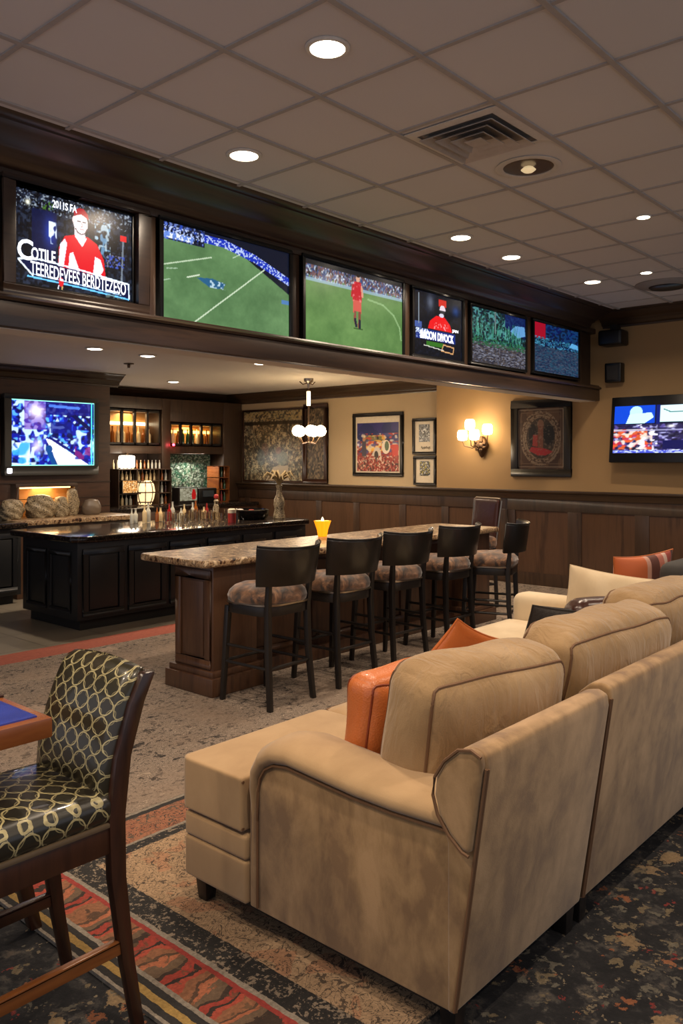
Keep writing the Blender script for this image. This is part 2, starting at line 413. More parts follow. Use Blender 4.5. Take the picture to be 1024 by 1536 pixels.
# ------------------------------------------------------------------ helpers: pictures as coloured grids
class Img:
    def __init__(s, W, Hh, c=(0, 0, 0)):
        s.W, s.H = W, Hh; s.a = np.zeros((Hh, W, 3)) + np.array(c, float)
        s.u, s.v = np.meshgrid((np.arange(W) + .5) / W, (np.arange(Hh) + .5) / Hh)   # v upwards
    def put(s, mask, c, k=1.0):
        m = (np.clip(mask, 0, 1) * k)[..., None]; c = np.asarray(c, float)
        s.a = s.a * (1 - m) + c * m; return s
    def poly(s, pts, c, k=1.0):
        m = np.zeros((s.H, s.W), bool); n = len(pts)
        for i in range(n):
            x0, y0 = pts[i]; x1, y1 = pts[(i + 1) % n]
            if y0 == y1: continue
            m ^= ((y0 > s.v) != (y1 > s.v)) & (s.u < (x1 - x0) * (s.v - y0) / (y1 - y0) + x0)
        return s.put(m, c, k)
    def ell(s, cx, cy, rx, ry, c, k=1.0): return s.put(((s.u - cx) / rx) ** 2 + ((s.v - cy) / ry) ** 2 < 1, c, k)
    def glow(s, cx, cy, rx, ry, c, k=1.0): return s.put(np.exp(-(((s.u - cx) / rx) ** 2 + ((s.v - cy) / ry) ** 2)), c, k)
    def line(s, pts, w_, c, k=1.0):
        ar = s.H / s.W
        for (x0, y0), (x1, y1) in zip(pts, pts[1:]):
            dx, dy = x1 - x0, (y1 - y0) * ar; L = dx * dx + dy * dy + 1e-9
            t_ = np.clip(((s.u - x0) * dx + (s.v - y0) * ar * dy) / L, 0, 1)
            d = np.hypot(s.u - x0 - t_ * dx, (s.v - y0) * ar - t_ * dy)
            s.put(d < w_, c, k)
        return s
    def rect(s, x0, x1, y0, y1, c, k=1.0): return s.put((s.u > x0) & (s.u < x1) & (s.v > y0) & (s.v < y1), c, k)
    def vn(s, cx, cy, seed):
        r = np.random.RandomState(seed).rand(cy + 2, cx + 2)
        x = s.u * cx; y = s.v * cy; i = x.astype(int); j = y.astype(int); fx = x - i; fy = y - j
        return (r[j, i] * (1 - fx) + r[j, i + 1] * fx) * (1 - fy) + (r[j + 1, i] * (1 - fx) + r[j + 1, i + 1] * fx) * fy
    def speck(s, x0, x1, y0, y1, cols, cx, cy, seed, thr=.6, k=1.0):
        box = (s.u > x0) & (s.u < x1) & (s.v > y0) & (s.v < y1)
        for q, c in enumerate(cols): s.put(box * np.clip((s.vn(cx, cy, seed + q * 7) - thr) * 7 + .3, 0, 1), c, k)
        return s
MATPIC = {}
def pic_mat(kind, strength=1.0):
    key = (kind, strength)
    if key in MATPIC: return MATPIC[key]
    t = NT('screen_picture' if kind == 'screen' else 'printed_picture'); at = t.n('ShaderNodeVertexColor', layer_name='Col').outputs[0]
    if kind == 'screen':
        t.fin((0, 0, 0, 1), .25, 0, Emission_Color=at, Emission_Strength=strength)
    else: t.fin(at, .35)
    MATPIC[key] = t.m; return t.m
def picture(name, img, c, ux, uz, parent, kind='screen', strength=1.0):
    """img laid on the rectangle centred at c spanned by full-size vectors ux, uz"""
    O = origin(parent); c = Vector(c) - O; ux = Vector(ux); uz = Vector(uz); W, Hh = img.W, img.H
    me = bpy.data.meshes.new(name); vs = []
    uu = np.arange(W) / (W - 1) - .5; vv = np.arange(Hh) / (Hh - 1) - .5
    U, V = np.meshgrid(uu, vv)
    P = np.array(c)[None, None] + U[..., None] * np.array(ux) + V[..., None] * np.array(uz)
    idx = np.arange(W * Hh).reshape(Hh, W)
    F = np.stack([idx[:-1, :-1], idx[:-1, 1:], idx[1:, 1:], idx[1:, :-1]], -1).reshape(-1, 4)
    me.from_pydata(P.reshape(-1, 3).tolist(), [], F.tolist())
    at = me.color_attributes.new('Col', 'FLOAT_COLOR', 'POINT')
    a = np.clip(img.a, 0, 1); a = np.where(a <= .04045, a / 12.92, ((a + .055) / 1.055) ** 2.4)
    at.data.foreach_set('color', np.concatenate([a.reshape(-1, 3), np.ones((W * Hh, 1))], 1).ravel().astype(np.float32))
    me.materials.append(pic_mat(kind, strength)); me.update()
    o = bpy.data.objects.new(name, me); COL.objects.link(o); o.parent = parent; return o
def text(name, s, c, ux, uz, parent, mat, bold=0.0, shear=0.0):
    """lettering stretched to the box centred at c spanned by ux, uz"""
    cu = bpy.data.curves.new(name, 'FONT'); cu.body = s; cu.extrude = 0; cu.offset = bold; cu.shear = shear; cu.resolution_u = 3
    tmp = bpy.data.objects.new('tmp', cu); COL.objects.link(tmp); bpy.context.view_layer.update()
    me = bpy.data.meshes.new_from_object(tmp.evaluated_get(bpy.context.evaluated_depsgraph_get()))
    bpy.data.objects.remove(tmp); bpy.data.curves.remove(cu)
    xs = [v.co.x for v in me.vertices]; ys = [v.co.y for v in me.vertices]; x0, x1, y0, y1 = min(xs), max(xs), min(ys), max(ys)
    O = origin(parent); c = Vector(c) - O; ux = Vector(ux); uz = Vector(uz)
    for v in me.vertices:
        v.co = c + ux * ((v.co.x - x0) / (x1 - x0) - .5) + uz * ((v.co.y - y0) / (y1 - y0) - .5)
    me.name = name; me.materials.clear(); me.materials.append(mat)
    o = bpy.data.objects.new(name, me); COL.objects.link(o); o.parent = parent; return o
#@@SETTING
# ================================================================== THE SETTING
def S(name, mb, mat, **kw): return mb.build(name, mat, kind='structure', **kw)
S('floor', MB().box(-3, 9.6, -4, 6.5, -.1, 0), M['floral'])
S('floor_tiled', MB().box(-3, 9.6, 6.5, 11.4, -.1, 0), M['floor_tile'])
S('ceiling', MB().box(-3, 9.7, -4, 4.85, 3.36, 3.5), M['tile_ceiling'], flat=True)
tb = MB()
k = -3.1 + .0
x = -2.5
while x < 9.5: tb.box(x - .012, x + .012, -4, 3.98, 3.352, 3.3605); x += .6
y = -3.3
while y < 3.95: tb.box(-3, 9.5, y - .014, y + .014, 3.349, 3.3605); y += .6
S('trim_1', tb, flat('ceiling_grid_bars', 'aaa39d', .6), flat=True)
S('ceiling_bar', MB().box(-3, 9.7, 4.46, 11.4, 2.74, 2.9), M['plaster'])
# far wall (faces the camera from the end of the room)
S('wall_right', MB().box(9.6, 9.75, 6.63, 11.4, 0, 3.5), M['wall_lt'])
S('wall_end', MB().box(9.52, 9.75, -4, 6.63, 0, 3.5), M['wall'])
S('wall_bar', MB().box(-3, 6.18, 9.6, 11.4, 0, 2.74), M['wood_bar'])
S('wall_back', MB().box(6.18, 9.6, 11.2, 11.4, 0, 2.74), M['wood_bar'])

# bulkhead that carries the row of screens
S('wall_bulkhead', MB().box(-3, 9.52, 4.36, 4.48, 2.33, 3.36), M['wood_h'])
S('trim_2', MB().box(-3, 9.52, 4.30, 4.49, 2.31, 2.335), M['plaster'])
S('trim_3', MB().box(-3, 9.52, 4.24, 4.40, 2.315, 2.455), M['wood_h'], bevel=.006)
S('trim_4', MB().prism([(4.40, 2.455), (4.225, 2.455), (4.215, 2.468), (4.225, 2.482), (4.245, 2.488), (4.25, 2.5), (4.40, 2.5)], -3, 9.52), M['wood_h'])
S('trim_5', MB().box(-3, 9.52, 4.29, 4.40, 3.13, 3.19), M['wood_h'], bevel=.005)
def crown(Y0, zb, zt, d, n=14):
    """moulding profile: list of (offset from wall, z)"""
    P = [(0, zb)]
    steps = [(.0, .0), (.06, .0), (.08, .06), (.08, .12), (.18, .16), (.22, .24), (.25, .36), (.34, .40), (.36, .46), (.45, .52), (.58, .62), (.72, .76), (.80, .84), (.84, .86), (.84, .90), (.96, .93), (1.0, 1.0)]
    return [(Y0 - a * d, zb + b * (zt - zb)) for a, b in steps] + [(Y0, zt)]
S('trim_6', MB().prism(crown(4.33, 3.15, 3.36, .36), -3, 9.3), M['wood_h'], smooth=60)
S('trim_7', MB().prism(crown(9.53, 3.18, 3.36, .26), -4, 4.2, ax='y'), M['wood_y'], smooth=60)
# crowns of the bar room
S('trim_8', MB().prism(crown(9.61, 2.57, 2.74, .2), 4.5, 11.2, ax='y'), M['wood_y'], smooth=60)
S('trim_9', MB().prism(crown(9.6, 2.58, 2.74, .2), -3, 6.3), M['wood_h'], smooth=60)
S('trim_10', MB().prism(crown(11.2, 2.58, 2.74, .2), 6.18, 9.6), M['wood_h'], smooth=60)

# wainscot on the far wall
def wains(y0, y1, xf, stiles, n):
    S('trim_%d' % n, MB().box(xf + .014, 9.6, y0, y1, 0, 1.14), M['wood_panel'])
    fr = MB(); fr.box(xf, xf + .035, y0, y1, 0, .16); fr.box(xf, xf + .035, y0, y1, .955, 1.14)
    for a, b in stiles: fr.box(xf, xf + .035, a, b, .16, .955)
    S('trim_%d' % (n + 1), fr, M['wood_v'], bevel=.006)
    cp = [(xf + .035, 1.10), (xf - .01, 1.10), (xf - .018, 1.115), (xf - .018, 1.13), (xf - .035, 1.15), (xf - .04, 1.175), (xf - .06, 1.185), (xf - .065, 1.2), (xf - .06, 1.215), (9.62, 1.215), (9.62, 1.10)]
    S('trim_%d' % (n + 2), MB().prism(cp, y0, y1, ax='y'), M['wood_y'], smooth=50)
wains(5.45, 11.2, 9.5, [(5.45, 5.6), (6.42, 6.54), (7.16, 7.28), (8.04, 8.16), (8.82, 8.94), (9.7, 9.82), (10.5, 10.62)], 11)
wains(-4, 5.47, 9.46, [(5.36, 5.47), (4.45, 4.63), (3.62, 3.79), (2.78, 2.95), (1.94, 2.11), (1.1, 1.27), (.26, .43)], 14)

# ================================================================== CARPETS
g = MB().box(-3, 9.45, 3.16, 6.5, 0, .008).build('broad_carpet', M['grey_carpet'])
tag(g, 'mottled grey brown carpet with a red border strip beside the grey tile floor', 'carpet')
g = MB().box(1.40, 5.6, 1.37, 3.15, 0, .012).build('area_rug', M['rug'])
tag(g, 'beige persian style rug with black, red and gold border bands under the sofa', 'rug')

# ================================================================== CEILING FITTINGS
def downlight(p, z, r, label, group, power, lit=True, name='ceiling_light'):
    t = thing(name, label, 'ceiling light', (p[0], p[1], z), group)
    MB().lathe([(r, 0), (r * 1.28, -.001), (r * 1.3, -.006), (r * 1.22, -.012), (r * 1.02, -.012), (r, 0)], (p[0], p[1], z), 28).build('trim_ring', M['white_trim'], t)
    if lit:
        MB().lathe([(r, -.004), (r * .9, -.012), (r * .5, -.018), (.001, -.02)], (p[0], p[1], z), 28).build('lens', M['glow_can'], t)
        light('AREA', (p[0], p[1], z - .035), power, t, size=r * 1.6, spread=math.radians(150))
    return t
DL = 'ceiling downlight, '
for p, r, d in (((2.58, 2.36), .075, 'largest and nearest, near the top edge of the photo'), ((3.17, 3.55), .08, 'above the big green sports screen next to the crown moulding'),
             ((5.47, 3.58), .075, 'third from the left along the crown moulding'), ((6.29, 3.6), .075, 'fourth from the left along the crown moulding'),
             ((7.69, 3.5), .075, 'farthest along the crown moulding, near the room corner'), ((7.64, 2.95), .05, 'small one beside the far round ceiling vent'), ((5.88, 2.29), .045, 'small pinpoint one right of the round speaker light')):
    downlight(p, 3.36, r, DL + d, 'downlights in the tiled ceiling', CAN_W if r > .06 else 8)
for p in ((.3, 3.4), (.0, 1.9), (1.2, .9), (3.4, .4), (5.9, .4), (-.8, 3.0), (2.2, -1.2)):
    downlight(p, 3.36, .075, DL + 'unseen one added for fill light behind or beside the viewer', 'added fill downlights behind the viewer', CAN_W * 1.15)  # unseen ceiling lamps, added to light the room from the viewer's side
for p, d in (((4.60, 7.42), 'left of the pair over the dark bar counter'), ((5.3, 7.5), 'right of the pair over the dark bar counter'), ((7.3, 9.7), 'near the bottle cabinets'), ((8.16, 7.06), 'right of the pendant lamp'), ((6.6, 7.1), 'half hidden behind the bulkhead edge, left of the pendant lamp')):
    downlight(p, 2.74, .075, 'downlight over the bar, ' + d, 'downlights over the bar', 20)

# reflector fixture without glow
t = thing('reflector_light', 'unlit round recessed lamp with silvery reflector beside the square air vent', 'ceiling light', (4.43, 2.42, 3.36))
MB().lathe([(.16, 0), (.19, -.001), (.195, -.008), (.17, -.014), (.15, -.008), (.15, 0)], (4.43, 2.42, 3.36), 32).build('trim_ring', M['white_trim'], t)
MB().lathe([(.155, -.003), (.14, -.006), (.08, -.001), (.001, -.001)], (4.43, 2.42, 3.36), 32).build('reflector', flat('reflector', '8a8078', .25, .9), t)
MB().lathe([(.001, -.035), (.03, -.032), (.045, -.02), (.03, -.006), (.02, -.001)], (4.43, 2.42, 3.36), 16).build('bulb', emit('dim_bulb', 'e9cfa0', .5), t)
# square diffuser
t = thing('air_vent', 'square metal ceiling air vent with nested louvres', 'air vent', (3.83, 2.4, 3.36))
def ringbox(mb, cx, cy, a, b, z0, z1, drop=0):
    """square louvre ring, outer half-size a at z0, inner half-size b at z1"""
    o = [(cx - a, cy - a, z0), (cx + a, cy - a, z0), (cx + a, cy + a, z0), (cx - a, cy + a, z0)]
    i = [(cx - b, cy - b, z1), (cx + b, cy - b, z1), (cx + b, cy + b, z1), (cx - b, cy + b, z1)]
    th = .004
    vs = o + i + [(x, y, z + th) for x, y, z in o + i]
    fs = []
    for k in range(4):
        l = (k + 1) % 4
        fs += [(k, l, 4 + l, 4 + k), (8 + k, 12 + k, 12 + l, 8 + l), (k, 8 + k, 8 + l, l), (4 + k, 4 + l, 12 + l, 12 + k)]
    mb.add(vs, fs)
vm = flat('vent_metal', 'c4beb8', .35, .5)
m = MB(); ringbox(m, 3.83, 2.4, .285, .235, 3.35, 3.345); m.build('frame', M['white_trim'], t, flat=True)
MB().box(3.59, 4.07, 2.16, 2.64, 3.352, 3.357).build('duct_back', flat('duct_grey', '8b847e', .4, .5), t)
for a in (.225, .165, .105):
    m = MB(); ringbox(m, 3.83, 2.4, a, a - .042, 3.322, 3.35); m.build('louvre', vm, t, flat=True)
MB().box(3.83 - .05, 3.83 + .05, 2.35, 2.45, 3.322, 3.326).build('centre_plate', vm, t)
t = thing('round_vent', 'round grey ceiling vent near the far right edge of the ceiling', 'air vent', (8.3, 3.0, 3.36))
MB().lathe([(.3, 0), (.3, -.01), (.22, -.03), (.001, -.03)], (8.3, 3.0, 3.36), 28).build('rim', flat('vent_grey', '8a827b', .5), t)
MB().lathe([(.17, -.031), (.15, -.045), (.001, -.045)], (8.3, 3.0, 3.36), 24).build('cone', M['black_metal'], t)
# sprinkler over the bar
t = thing('sprinkler', 'small dark sprinkler head under the white ceiling over the bar', 'sprinkler', (5.6, 8.3, 2.74))
MB().lathe([(.06, 0), (.06, -.01), (.02, -.02), (.015, -.05), (.03, -.055), (.001, -.06)], (5.6, 8.3, 2.74), 16).build('sprinkler_body', M['bronze'], t)

# ================================================================== SCREENS ON THE BULKHEAD
WHITE = emit('caption_white', 'eef4ff', 1.25)
def wide_tv(x0, x1, z0, z1, img, label, bez=.03, y=4.27, name='wall_television', strength=1.15, depth=.07):
    t = thing(name, label, 'television', ((x0 + x1) / 2, y, z0), 'screens along the bulkhead')
    m = MB(); b = bez
    m.box(x0, x1, y, y + depth, z0, z0 + b).box(x0, x1, y, y + depth, z1 - b, z1).box(x0, x0 + b, y, y + depth, z0 + b, z1 - b).box(x1 - b, x1, y, y + depth, z0 + b, z1 - b)
    m.build('bezel', M['bezel'], t, bevel=.004)
    MB().box(x0 + b, x1 - b, y + .02, y + depth, z0 + b, z1 - b).build('back_panel', M['black_metal'], t)
    picture('screen', img, ((x0 + x1) / 2, y + .012, (z0 + z1) / 2), (x1 - x0 - 2 * b, 0, 0), (0, 0, z1 - z0 - 2 * b), t, strength=strength)
    return t
def tpos(x0, x1, z0, z1, u, v, y=4.27): return (x0 + (x1 - x0) * u, y + .008, z0 + (z1 - z0) * v)
# 1 player portrait
A = Img(220, 150, (.02, .025, .05))
A.speck(0, 1, 0, 1, [(.10, .13, .2), (.05, .07, .12), (.16, .2, .28)], 60, 40, 3, .62, .7)
A.speck(0, 1, .8, 1, [(.35, .4, .5), (.6, .65, .7)], 90, 60, 9, .72, .8)
A.rect(.13, .33, .25, .82, (.03, .06, .22), .85); A.glow(.28, .6, .05, .15, (.1, .25, .75), .7)
A.speck(.27, .33, .48, .72, [(.9, .95, 1)], 60, 26, 21, .5, .9)
A.speck(.66, .8, .45, .85, [(.4, .6, .75), (.7, .8, .85)], 50, 26, 31, .66, .8)
A.glow(.1, .87, .02, .03, (1, 1, .9)); A.speck(.22, .3, .83, .93, [(.3, .5, .15)], 70, 40, 8, .55, .7)
A.line([(.90, .1), (.92, .72)], .008, (.55, .6, .65), .7); A.rect(.89, .95, .68, .75, (.8, .1, .12)); A.speck(.75, .93, .35, .5, [(.5, .5, .6), (.2, .3, .7)], 80, 60, 14, .6, .8)
A.poly([(.345, .19), (.35, .46), (.40, .60), (.50, .64), (.60, .64), (.68, .58), (.74, .42), (.76, .2)], (.80, .06, .12))
A.poly([(.345, .25), (.36, .50), (.40, .57), (.42, .52), (.39, .26)], (.86, .83, .9)); A.poly([(.43, .24), (.44, .42), (.47, .44), (.54, .2)], (.94, .9, .95))
A.poly([(.64, .2), (.66, .44), (.71, .42), (.74, .30), (.66, .16)], (.9, .85, .9)); A.poly([(.70, .2), (.74, .32), (.76, .2)], (.8, .06, .12))
A.poly([(.48, .64), (.485, .72), (.56, .72), (.58, .62), (.55, .52), (.52, .56)], (.86, .8, .82)); A.line([(.49, .62), (.55, .53), (.585, .62)], .004, (.95, .9, .92))
A.ell(.535, .775, .062, .115, (.93, .88, .88)); A.poly([(.475, .84), (.48, .90), (.52, .94), (.56, .94), (.60, .88), (.605, .83), (.54, .875)], (.62, .05, .12)); A.ell(.478, .80, .014, .04, (.9, .8, .8))
A.rect(.505, .535, .785, .797, (.25, .15, .18)); A.rect(.552, .582, .785, .797, (.25, .15, .18)); A.line([(.543, .78), (.55, .745), (.54, .738)], .003, (.6, .45, .45)); A.rect(.525, .562, .705, .716, (.6, .2, .25)); A.line([(.49, .71), (.51, .67), (.54, .655), (.57, .67), (.59, .72)], .004, (.3, .2, .22))
A.poly([(.04, .245), (.16, .27), (.5, .25), (.98, .19), (.98, .03), (.5, .08), (.12, .12)], (.02, .06, .25), .85)
A.line([(.03, .26), (.2, .29), (.5, .265), (.97, .20), (.975, .03)], .006, (.85, .92, 1)); A.line([(.03, .25), (.14, .11)], .006, (.9, .95, 1))
A.line([(.10, .095), (.5, .07), (.97, .025)], .006, (.4, .75, 1)); A.line([(.12, .125), (.5, .10), (.9, .06)], .003, (.7, .85, 1))
A.ell(.37, .09, .022, .05, (.8, .12, .15)); A.line([(.35, .05), (.34, -.02)], .004, (.85, .85, .9)); A.line([(.38, .04), (.375, -.03)], .005, (.75, .6, .35))
A.speck(.76, .92, .0, .07, [(.4, .45, .4)], 60, 50, 4, .5, .7)
x0, x1, z0, z1 = 2.17, 2.94, 2.56, 3.11
tv = wide_tv(x0, x1, z0, z1, A, 'leftmost bulkhead television, showing a player in red over big white captions', bez=.012, y=4.30)
s_ = (x1 - x0) ; hh = (z1 - z0)
text('caption_text', '2011S FA', tpos(x0, x1, z0, z1, .40, .90, 4.30), (s_ * .20, 0, 0), (0, 0, hh * .08), tv, WHITE, .02)
text('caption_text', 'C', tpos(x0, x1, z0, z1, .09, .37, 4.30), (s_ * .12, 0, 0), (0, 0, hh * .21), tv, WHITE, .02)
text('caption_text', 'OTILE', tpos(x0, x1, z0, z1, .23, .345, 4.30), (s_ * .19, 0, 0), (0, 0, hh * .13), tv, WHITE, .02)
text('caption_text', 'TEEREDEVEES BERDTEZESO', tpos(x0, x1, z0, z1, .53, .175, 4.30), (s_ * .80, 0, -hh * .05), (0, 0, hh * .14), tv, WHITE, .008)
wf = MB(); a, b = 2.09, 3.03
wf.box(a, b, 4.26, 4.36, 2.50, 2.555).box(a, b, 4.26, 4.36, 3.115, 3.15).box(a, 2.165, 4.26, 4.36, 2.555, 3.115).box(2.945, b, 4.26, 4.36, 2.555, 3.115)
S('trim_17', wf, M['wood_h'], bevel=.008)
# 2 pitch with stands
def grass(A, c0=(.29, .43, .27), c1=(.47, .63, .42), seed=2):
    f = A.vn(7, 5, seed) * .6 + A.vn(30, 20, seed + 1) * .25 + A.vn(90, 60, seed + 2) * .15
    A.a = np.array(c0) * (1 - f[..., None]) + np.array(c1) * f[..., None]
A = Img(220, 130); grass(A)
A.put(A.v > .93 - .12 * np.maximum(0, A.u - .15), (.08, .1, .2)); A.put((A.v > .80 - .0 * A.u) & (A.u < .3) & (A.v > .82), (.12, .14, .24))
A.poly([(.3, 1.02), (.3, .92), (.55, .88), (1.02, .50), (1.02, 1.02)], (.07, .09, .16))
A.speck(0, .3, .82, 1, [(.2, .35, .85), (.5, .6, .9), (.03, .04, .08)], 80, 40, 5, .6, .8)
b = np.abs(A.v - (.92 - .33 * np.maximum(0, A.u - .45) - .25 * np.maximum(0, A.u - .7) ** 1)) < .045
A.put(b & (A.u > .3), (.12, .22, .75)); A.put(b & (A.vn(120, 70, 8) > .6), (.75, .82, 1))
A.put((A.v > .84) & (A.v < .90) & (A.u < .22), (.45, .6, .95), .9); A.put((A.v > .84) & (A.v < .9) & (A.u < .22) & (A.vn(110, 60, 12) > .6), (.95, .97, 1))
A.line([(.20, .0), (.78, .74)], .0045, (.85, .92, .8), .9); A.line([(.0, .56), (.35, .74)], .004, (.85, .92, .8), .85); A.line([(.52, .79), (.58, .85)], .003, (.8, .9, .8), .8)
A.line([(.17, .48), (.26, .53)], .004, (.9, .95, .85), .9); A.line([(.0, .40), (.05, .43)], .003, (.8, .9, .8), .7); A.line([(.03, .53), (.1, .55)], .003, (.8, .9, .8), .7)
A.poly([(.24, .50), (.36, .52), (.46, .49), (.44, .43), (.34, .42)], (.12, .35, .6), .8); A.speck(.34, .46, .42, .5, [(.8, .9, .95)], 80, 50, 6, .6, .9)
A.put((A.v > .4) & (A.v < .45) & (A.u > .93), (.3, .5, .9), .7)
wide_tv(3.11, 4.29, 2.455, 3.145, A, 'largest bulkhead television, showing an empty green pitch with white lines', strength=.8)
# 3 footballer
A = Img(190, 120); grass(A, (.30, .45, .24), (.47, .62, .36), 11)
A.rect(0, 1, .80, 1.01, (.12, .12, .13)); A.speck(0, 1, .76, .93, [(.5, .6, .75), (.85, .88, .92), (.2, .28, .5), (.45, .3, .3)], 110, 40, 40, .55, .85)
A.rect(0, 1, .735, .775, (.6, .72, .82), .75)
A.line([(.62, .66), (.78, .63), (.90, .52), (.97, .36), (.985, .2)], .008, (.6, .74, .52), .75)
A.ell(.515, .25, .05, .012, (.1, .2, .08), .6)
A.poly([(.46, .60), (.455, .8), (.48, .86), (.54, .86), (.555, .8), (.55, .6)], (.75, .10, .16)); A.poly([(.465, .45), (.46, .62), (.55, .62), (.545, .45), (.51, .48)], (.82, .35, .3))
A.line([(.485, .46), (.48, .36), (.495, .29)], .012, (.55, .3, .25)); A.line([(.53, .46), (.53, .36), (.52, .28)], .012, (.5, .28, .22))
A.line([(.483, .37), (.495, .28)], .011, (.1, .12, .2)); A.line([(.53, .36), (.53, .27)], .011, (.1, .12, .2)); A.line([(.462, .8), (.45, .66)], .010, (.7, .1, .15)); A.line([(.55, .8), (.56, .68)], .010, (.85, .6, .5))
A.ell(.512, .90, .02, .045, (.85, .65, .55)); A.ell(.512, .935, .02, .02, (.15, .1, .08)); A.speck(.46, .55, .6, .84, [(.95, .6, .6)], 70, 40, 5, .68, .6)
wide_tv(4.40, 5.66, 2.475, 3.15, A, 'third bulkhead television, showing a footballer in red standing on green grass', strength=.85)
# 4 dark portrait
A = Img(120, 100, (.04, .05, .08)); A.speck(0, 1, 0, 1, [(.07, .09, .15)], 40, 40, 3, .6, .8); A.glow(.33, .85, .07, .12, (.35, .38, .45), .9); A.glow(.86, .8, .08, .08, (.12, .25, .5), .8)
A.poly([(.28, .44), (.32, .56), (.45, .66), (.62, .66), (.74, .55), (.78, .44)], (.85, .08, .10)); A.speck(.4, .7, .45, .55, [(1, .75, .75)], 60, 40, 9, .6, .7)
A.rect(.50, .66, .82, .93, (.75, .16, .12)); A.ell(.58, .77, .06, .075, (.85, .78, .82)); A.rect(.51, .65, .70, .76, (.04, .04, .06), .8); A.ell(.56, .68, .05, .03, (.8, .78, .85))
A.rect(.04, .85, .26, .42, (.08, .2, .6), .75); A.rect(.02, .16, .43, .52, (.3, .4, .7), .8); A.speck(.04, .3, .27, .42, [(.9, .95, 1)], 60, 50, 3, .45, .9)
A.rect(.25, .60, .17, .24, (.2, .45, .12), .9); A.line([(.56, .12), (.60, .22), (.82, .2), (.8, .1), (.56, .12)], .008, (.8, .6, .4)); A.line([(.2, .17), (.6, .13)], .005, (.85, .85, .8)); A.line([(.1, .5), (.1, .95)], .006, (.5, .55, .6))
x0, x1, z0, z1 = 5.77, 6.59, 2.50, 3.13
tv = wide_tv(x0, x1, z0, z1, A, 'fourth bulkhead television, narrow dark picture of a player in red with a white caption', strength=1.0)
text('caption_text', 'BACON DIVOCK', tpos(x0, x1, z0, z1, .47, .345), (.64 * .82, 0, 0), (0, 0, .075), tv, WHITE, .025)
text('caption_text', 'JAN', tpos(x0, x1, z0, z1, .82, .47), (.10, 0, 0), (0, 0, .035), tv, WHITE, .02)
# 5 undergrowth
A = Img(150, 110, (.06, .12, .14))
A.speck(0, 1, .4, 1, [(.06, .12, .26), (.08, .24, .22), (.16, .40, .36), (.35, .62, .62)], 42, 34, 50, .62, .8)
A.poly([(.6, 1), (.6, .75), (1, .6), (1, 1)], (.05, .10, .35), .8); A.line([(.42, 1), (.42, .6)], .014, (.45, .5, .5), .8)
A.poly([(.70, .70), (.80, .82), (.98, .84), (1, .66), (.85, .60)], (.45, .70, .92), .85)
for q in range(70):
    rx = random.random() * .9; ry = .4 + random.random() * .2; A.line([(rx, ry), (rx + random.uniform(-.05, .05), ry + random.uniform(.1, .3))], .004, random.choice([(.25, .6, .5), (.15, .45, .35), (.4, .75, .65)]), .7)
A.rect(0, 1, 0, .38, (.22, .22, .26)); A.speck(0, 1, 0, .40, [(.42, .42, .48), (.12, .12, .18), (.55, .56, .62), (.30, .26, .24)], 40, 90, 70, .6, .8); A.speck(0, 1, .33, .47, [(.15, .4, .25)], 50, 60, 5, .5, .8)
wide_tv(6.70, 7.80, 2.52, 3.11, A, 'fifth bulkhead television, showing green undergrowth above brown stony ground', strength=.8)
# 6 blue version
A = Img(130, 110, (.05, .10, .20)); A.rect(0, .25, .68, 1.01, (.65, .06, .16)); A.speck(.25, 1, .55, 1, [(.05, .10, .35), (.08, .25, .45)], 30, 30, 4, .5, .8)
A.speck(0, 1, .5, .72, [(.3, .6, .75), (.15, .4, .5)], 40, 50, 7, .6, .9); A.poly([(.78, .62), (.84, .72), (.98, .7), (1, .6)], (.4, .72, .95), .9)
A.rect(0, 1, 0, .52, (.12, .18, .28)); A.speck(0, 1, 0, .54, [(.24, .28, .38), (.08, .14, .28), (.3, .34, .42), (.12, .3, .4)], 36, 90, 71, .6, .8)
wide_tv(7.93, 9.05, 2.53, 3.12, A, 'sixth and farthest bulkhead television, bluish ground with a red patch at its top left', strength=.75)
# dark posts between the screens
for n_, (a, b) in enumerate(((3.04, 3.10), (4.30, 4.39), (5.67, 5.765), (6.60, 6.69), (7.81, 7.92), (9.06, 9.14))):
    S('trim_%d' % (18 + n_), MB().box(a, b, 4.30, 4.37, 2.50, 3.13), M['wood_v'], bevel=.006)

# ================================================================== PICTURES ON THE FAR WALL
def framed(y0, y1, z0, z1, xw, img, label, cat='picture', fw=.05, mat_in=(0, 0, 0, 0), frame=None, name='framed_picture', tilt=0, fm=None, group='framed pictures on the far wall'):
    """faces -X; y1 is the left side seen from the room"""
    t = thing(name, label, cat, (xw, (y0 + y1) / 2, z0), group)
    m = MB(); d = .035
    m.box(xw - d, xw, y0, y1, z0, z0 + fw).box(xw - d, xw, y0, y1, z1 - fw, z1).box(xw - d, xw, y0, y0 + fw, z0 + fw, z1 - fw).box(xw - d, xw, y1 - fw, y1, z0 + fw, z1 - fw)
    m.build('frame', fm or M['black_wood'], t, bevel=.006)
    MB().box(xw - .012, xw - .002, y0 + fw, y1 - fw, z0 + fw, z1 - fw).build('mat_board', flat('mat_board', 'cdbfa6', .7), t)
    l, r, b, tp = mat_in
    ya, yb, za, zb = y1 - fw - l, y0 + fw + r, z0 + fw + b, z1 - fw - tp
    picture('print', img, (xw - .016, (ya + yb) / 2, (za + zb) / 2), (0, yb - ya, 0), (0, 0, zb - za), t, 'print')
    return t
A = Img(130, 150, (.16, .18, .36)); f = A.vn(9, 9, 2); A.put(f > .5, (.24, .20, .44), .6)
A.put(A.v < .62, (.55, .20, .18)); A.rect(.16, .68, .42, .74, (.82, .62, .28)); A.rect(.2, .6, .64, .72, (.42, .42, .25)); A.glow(.4, .5, .2, .12, (.92, .70, .30), .9)
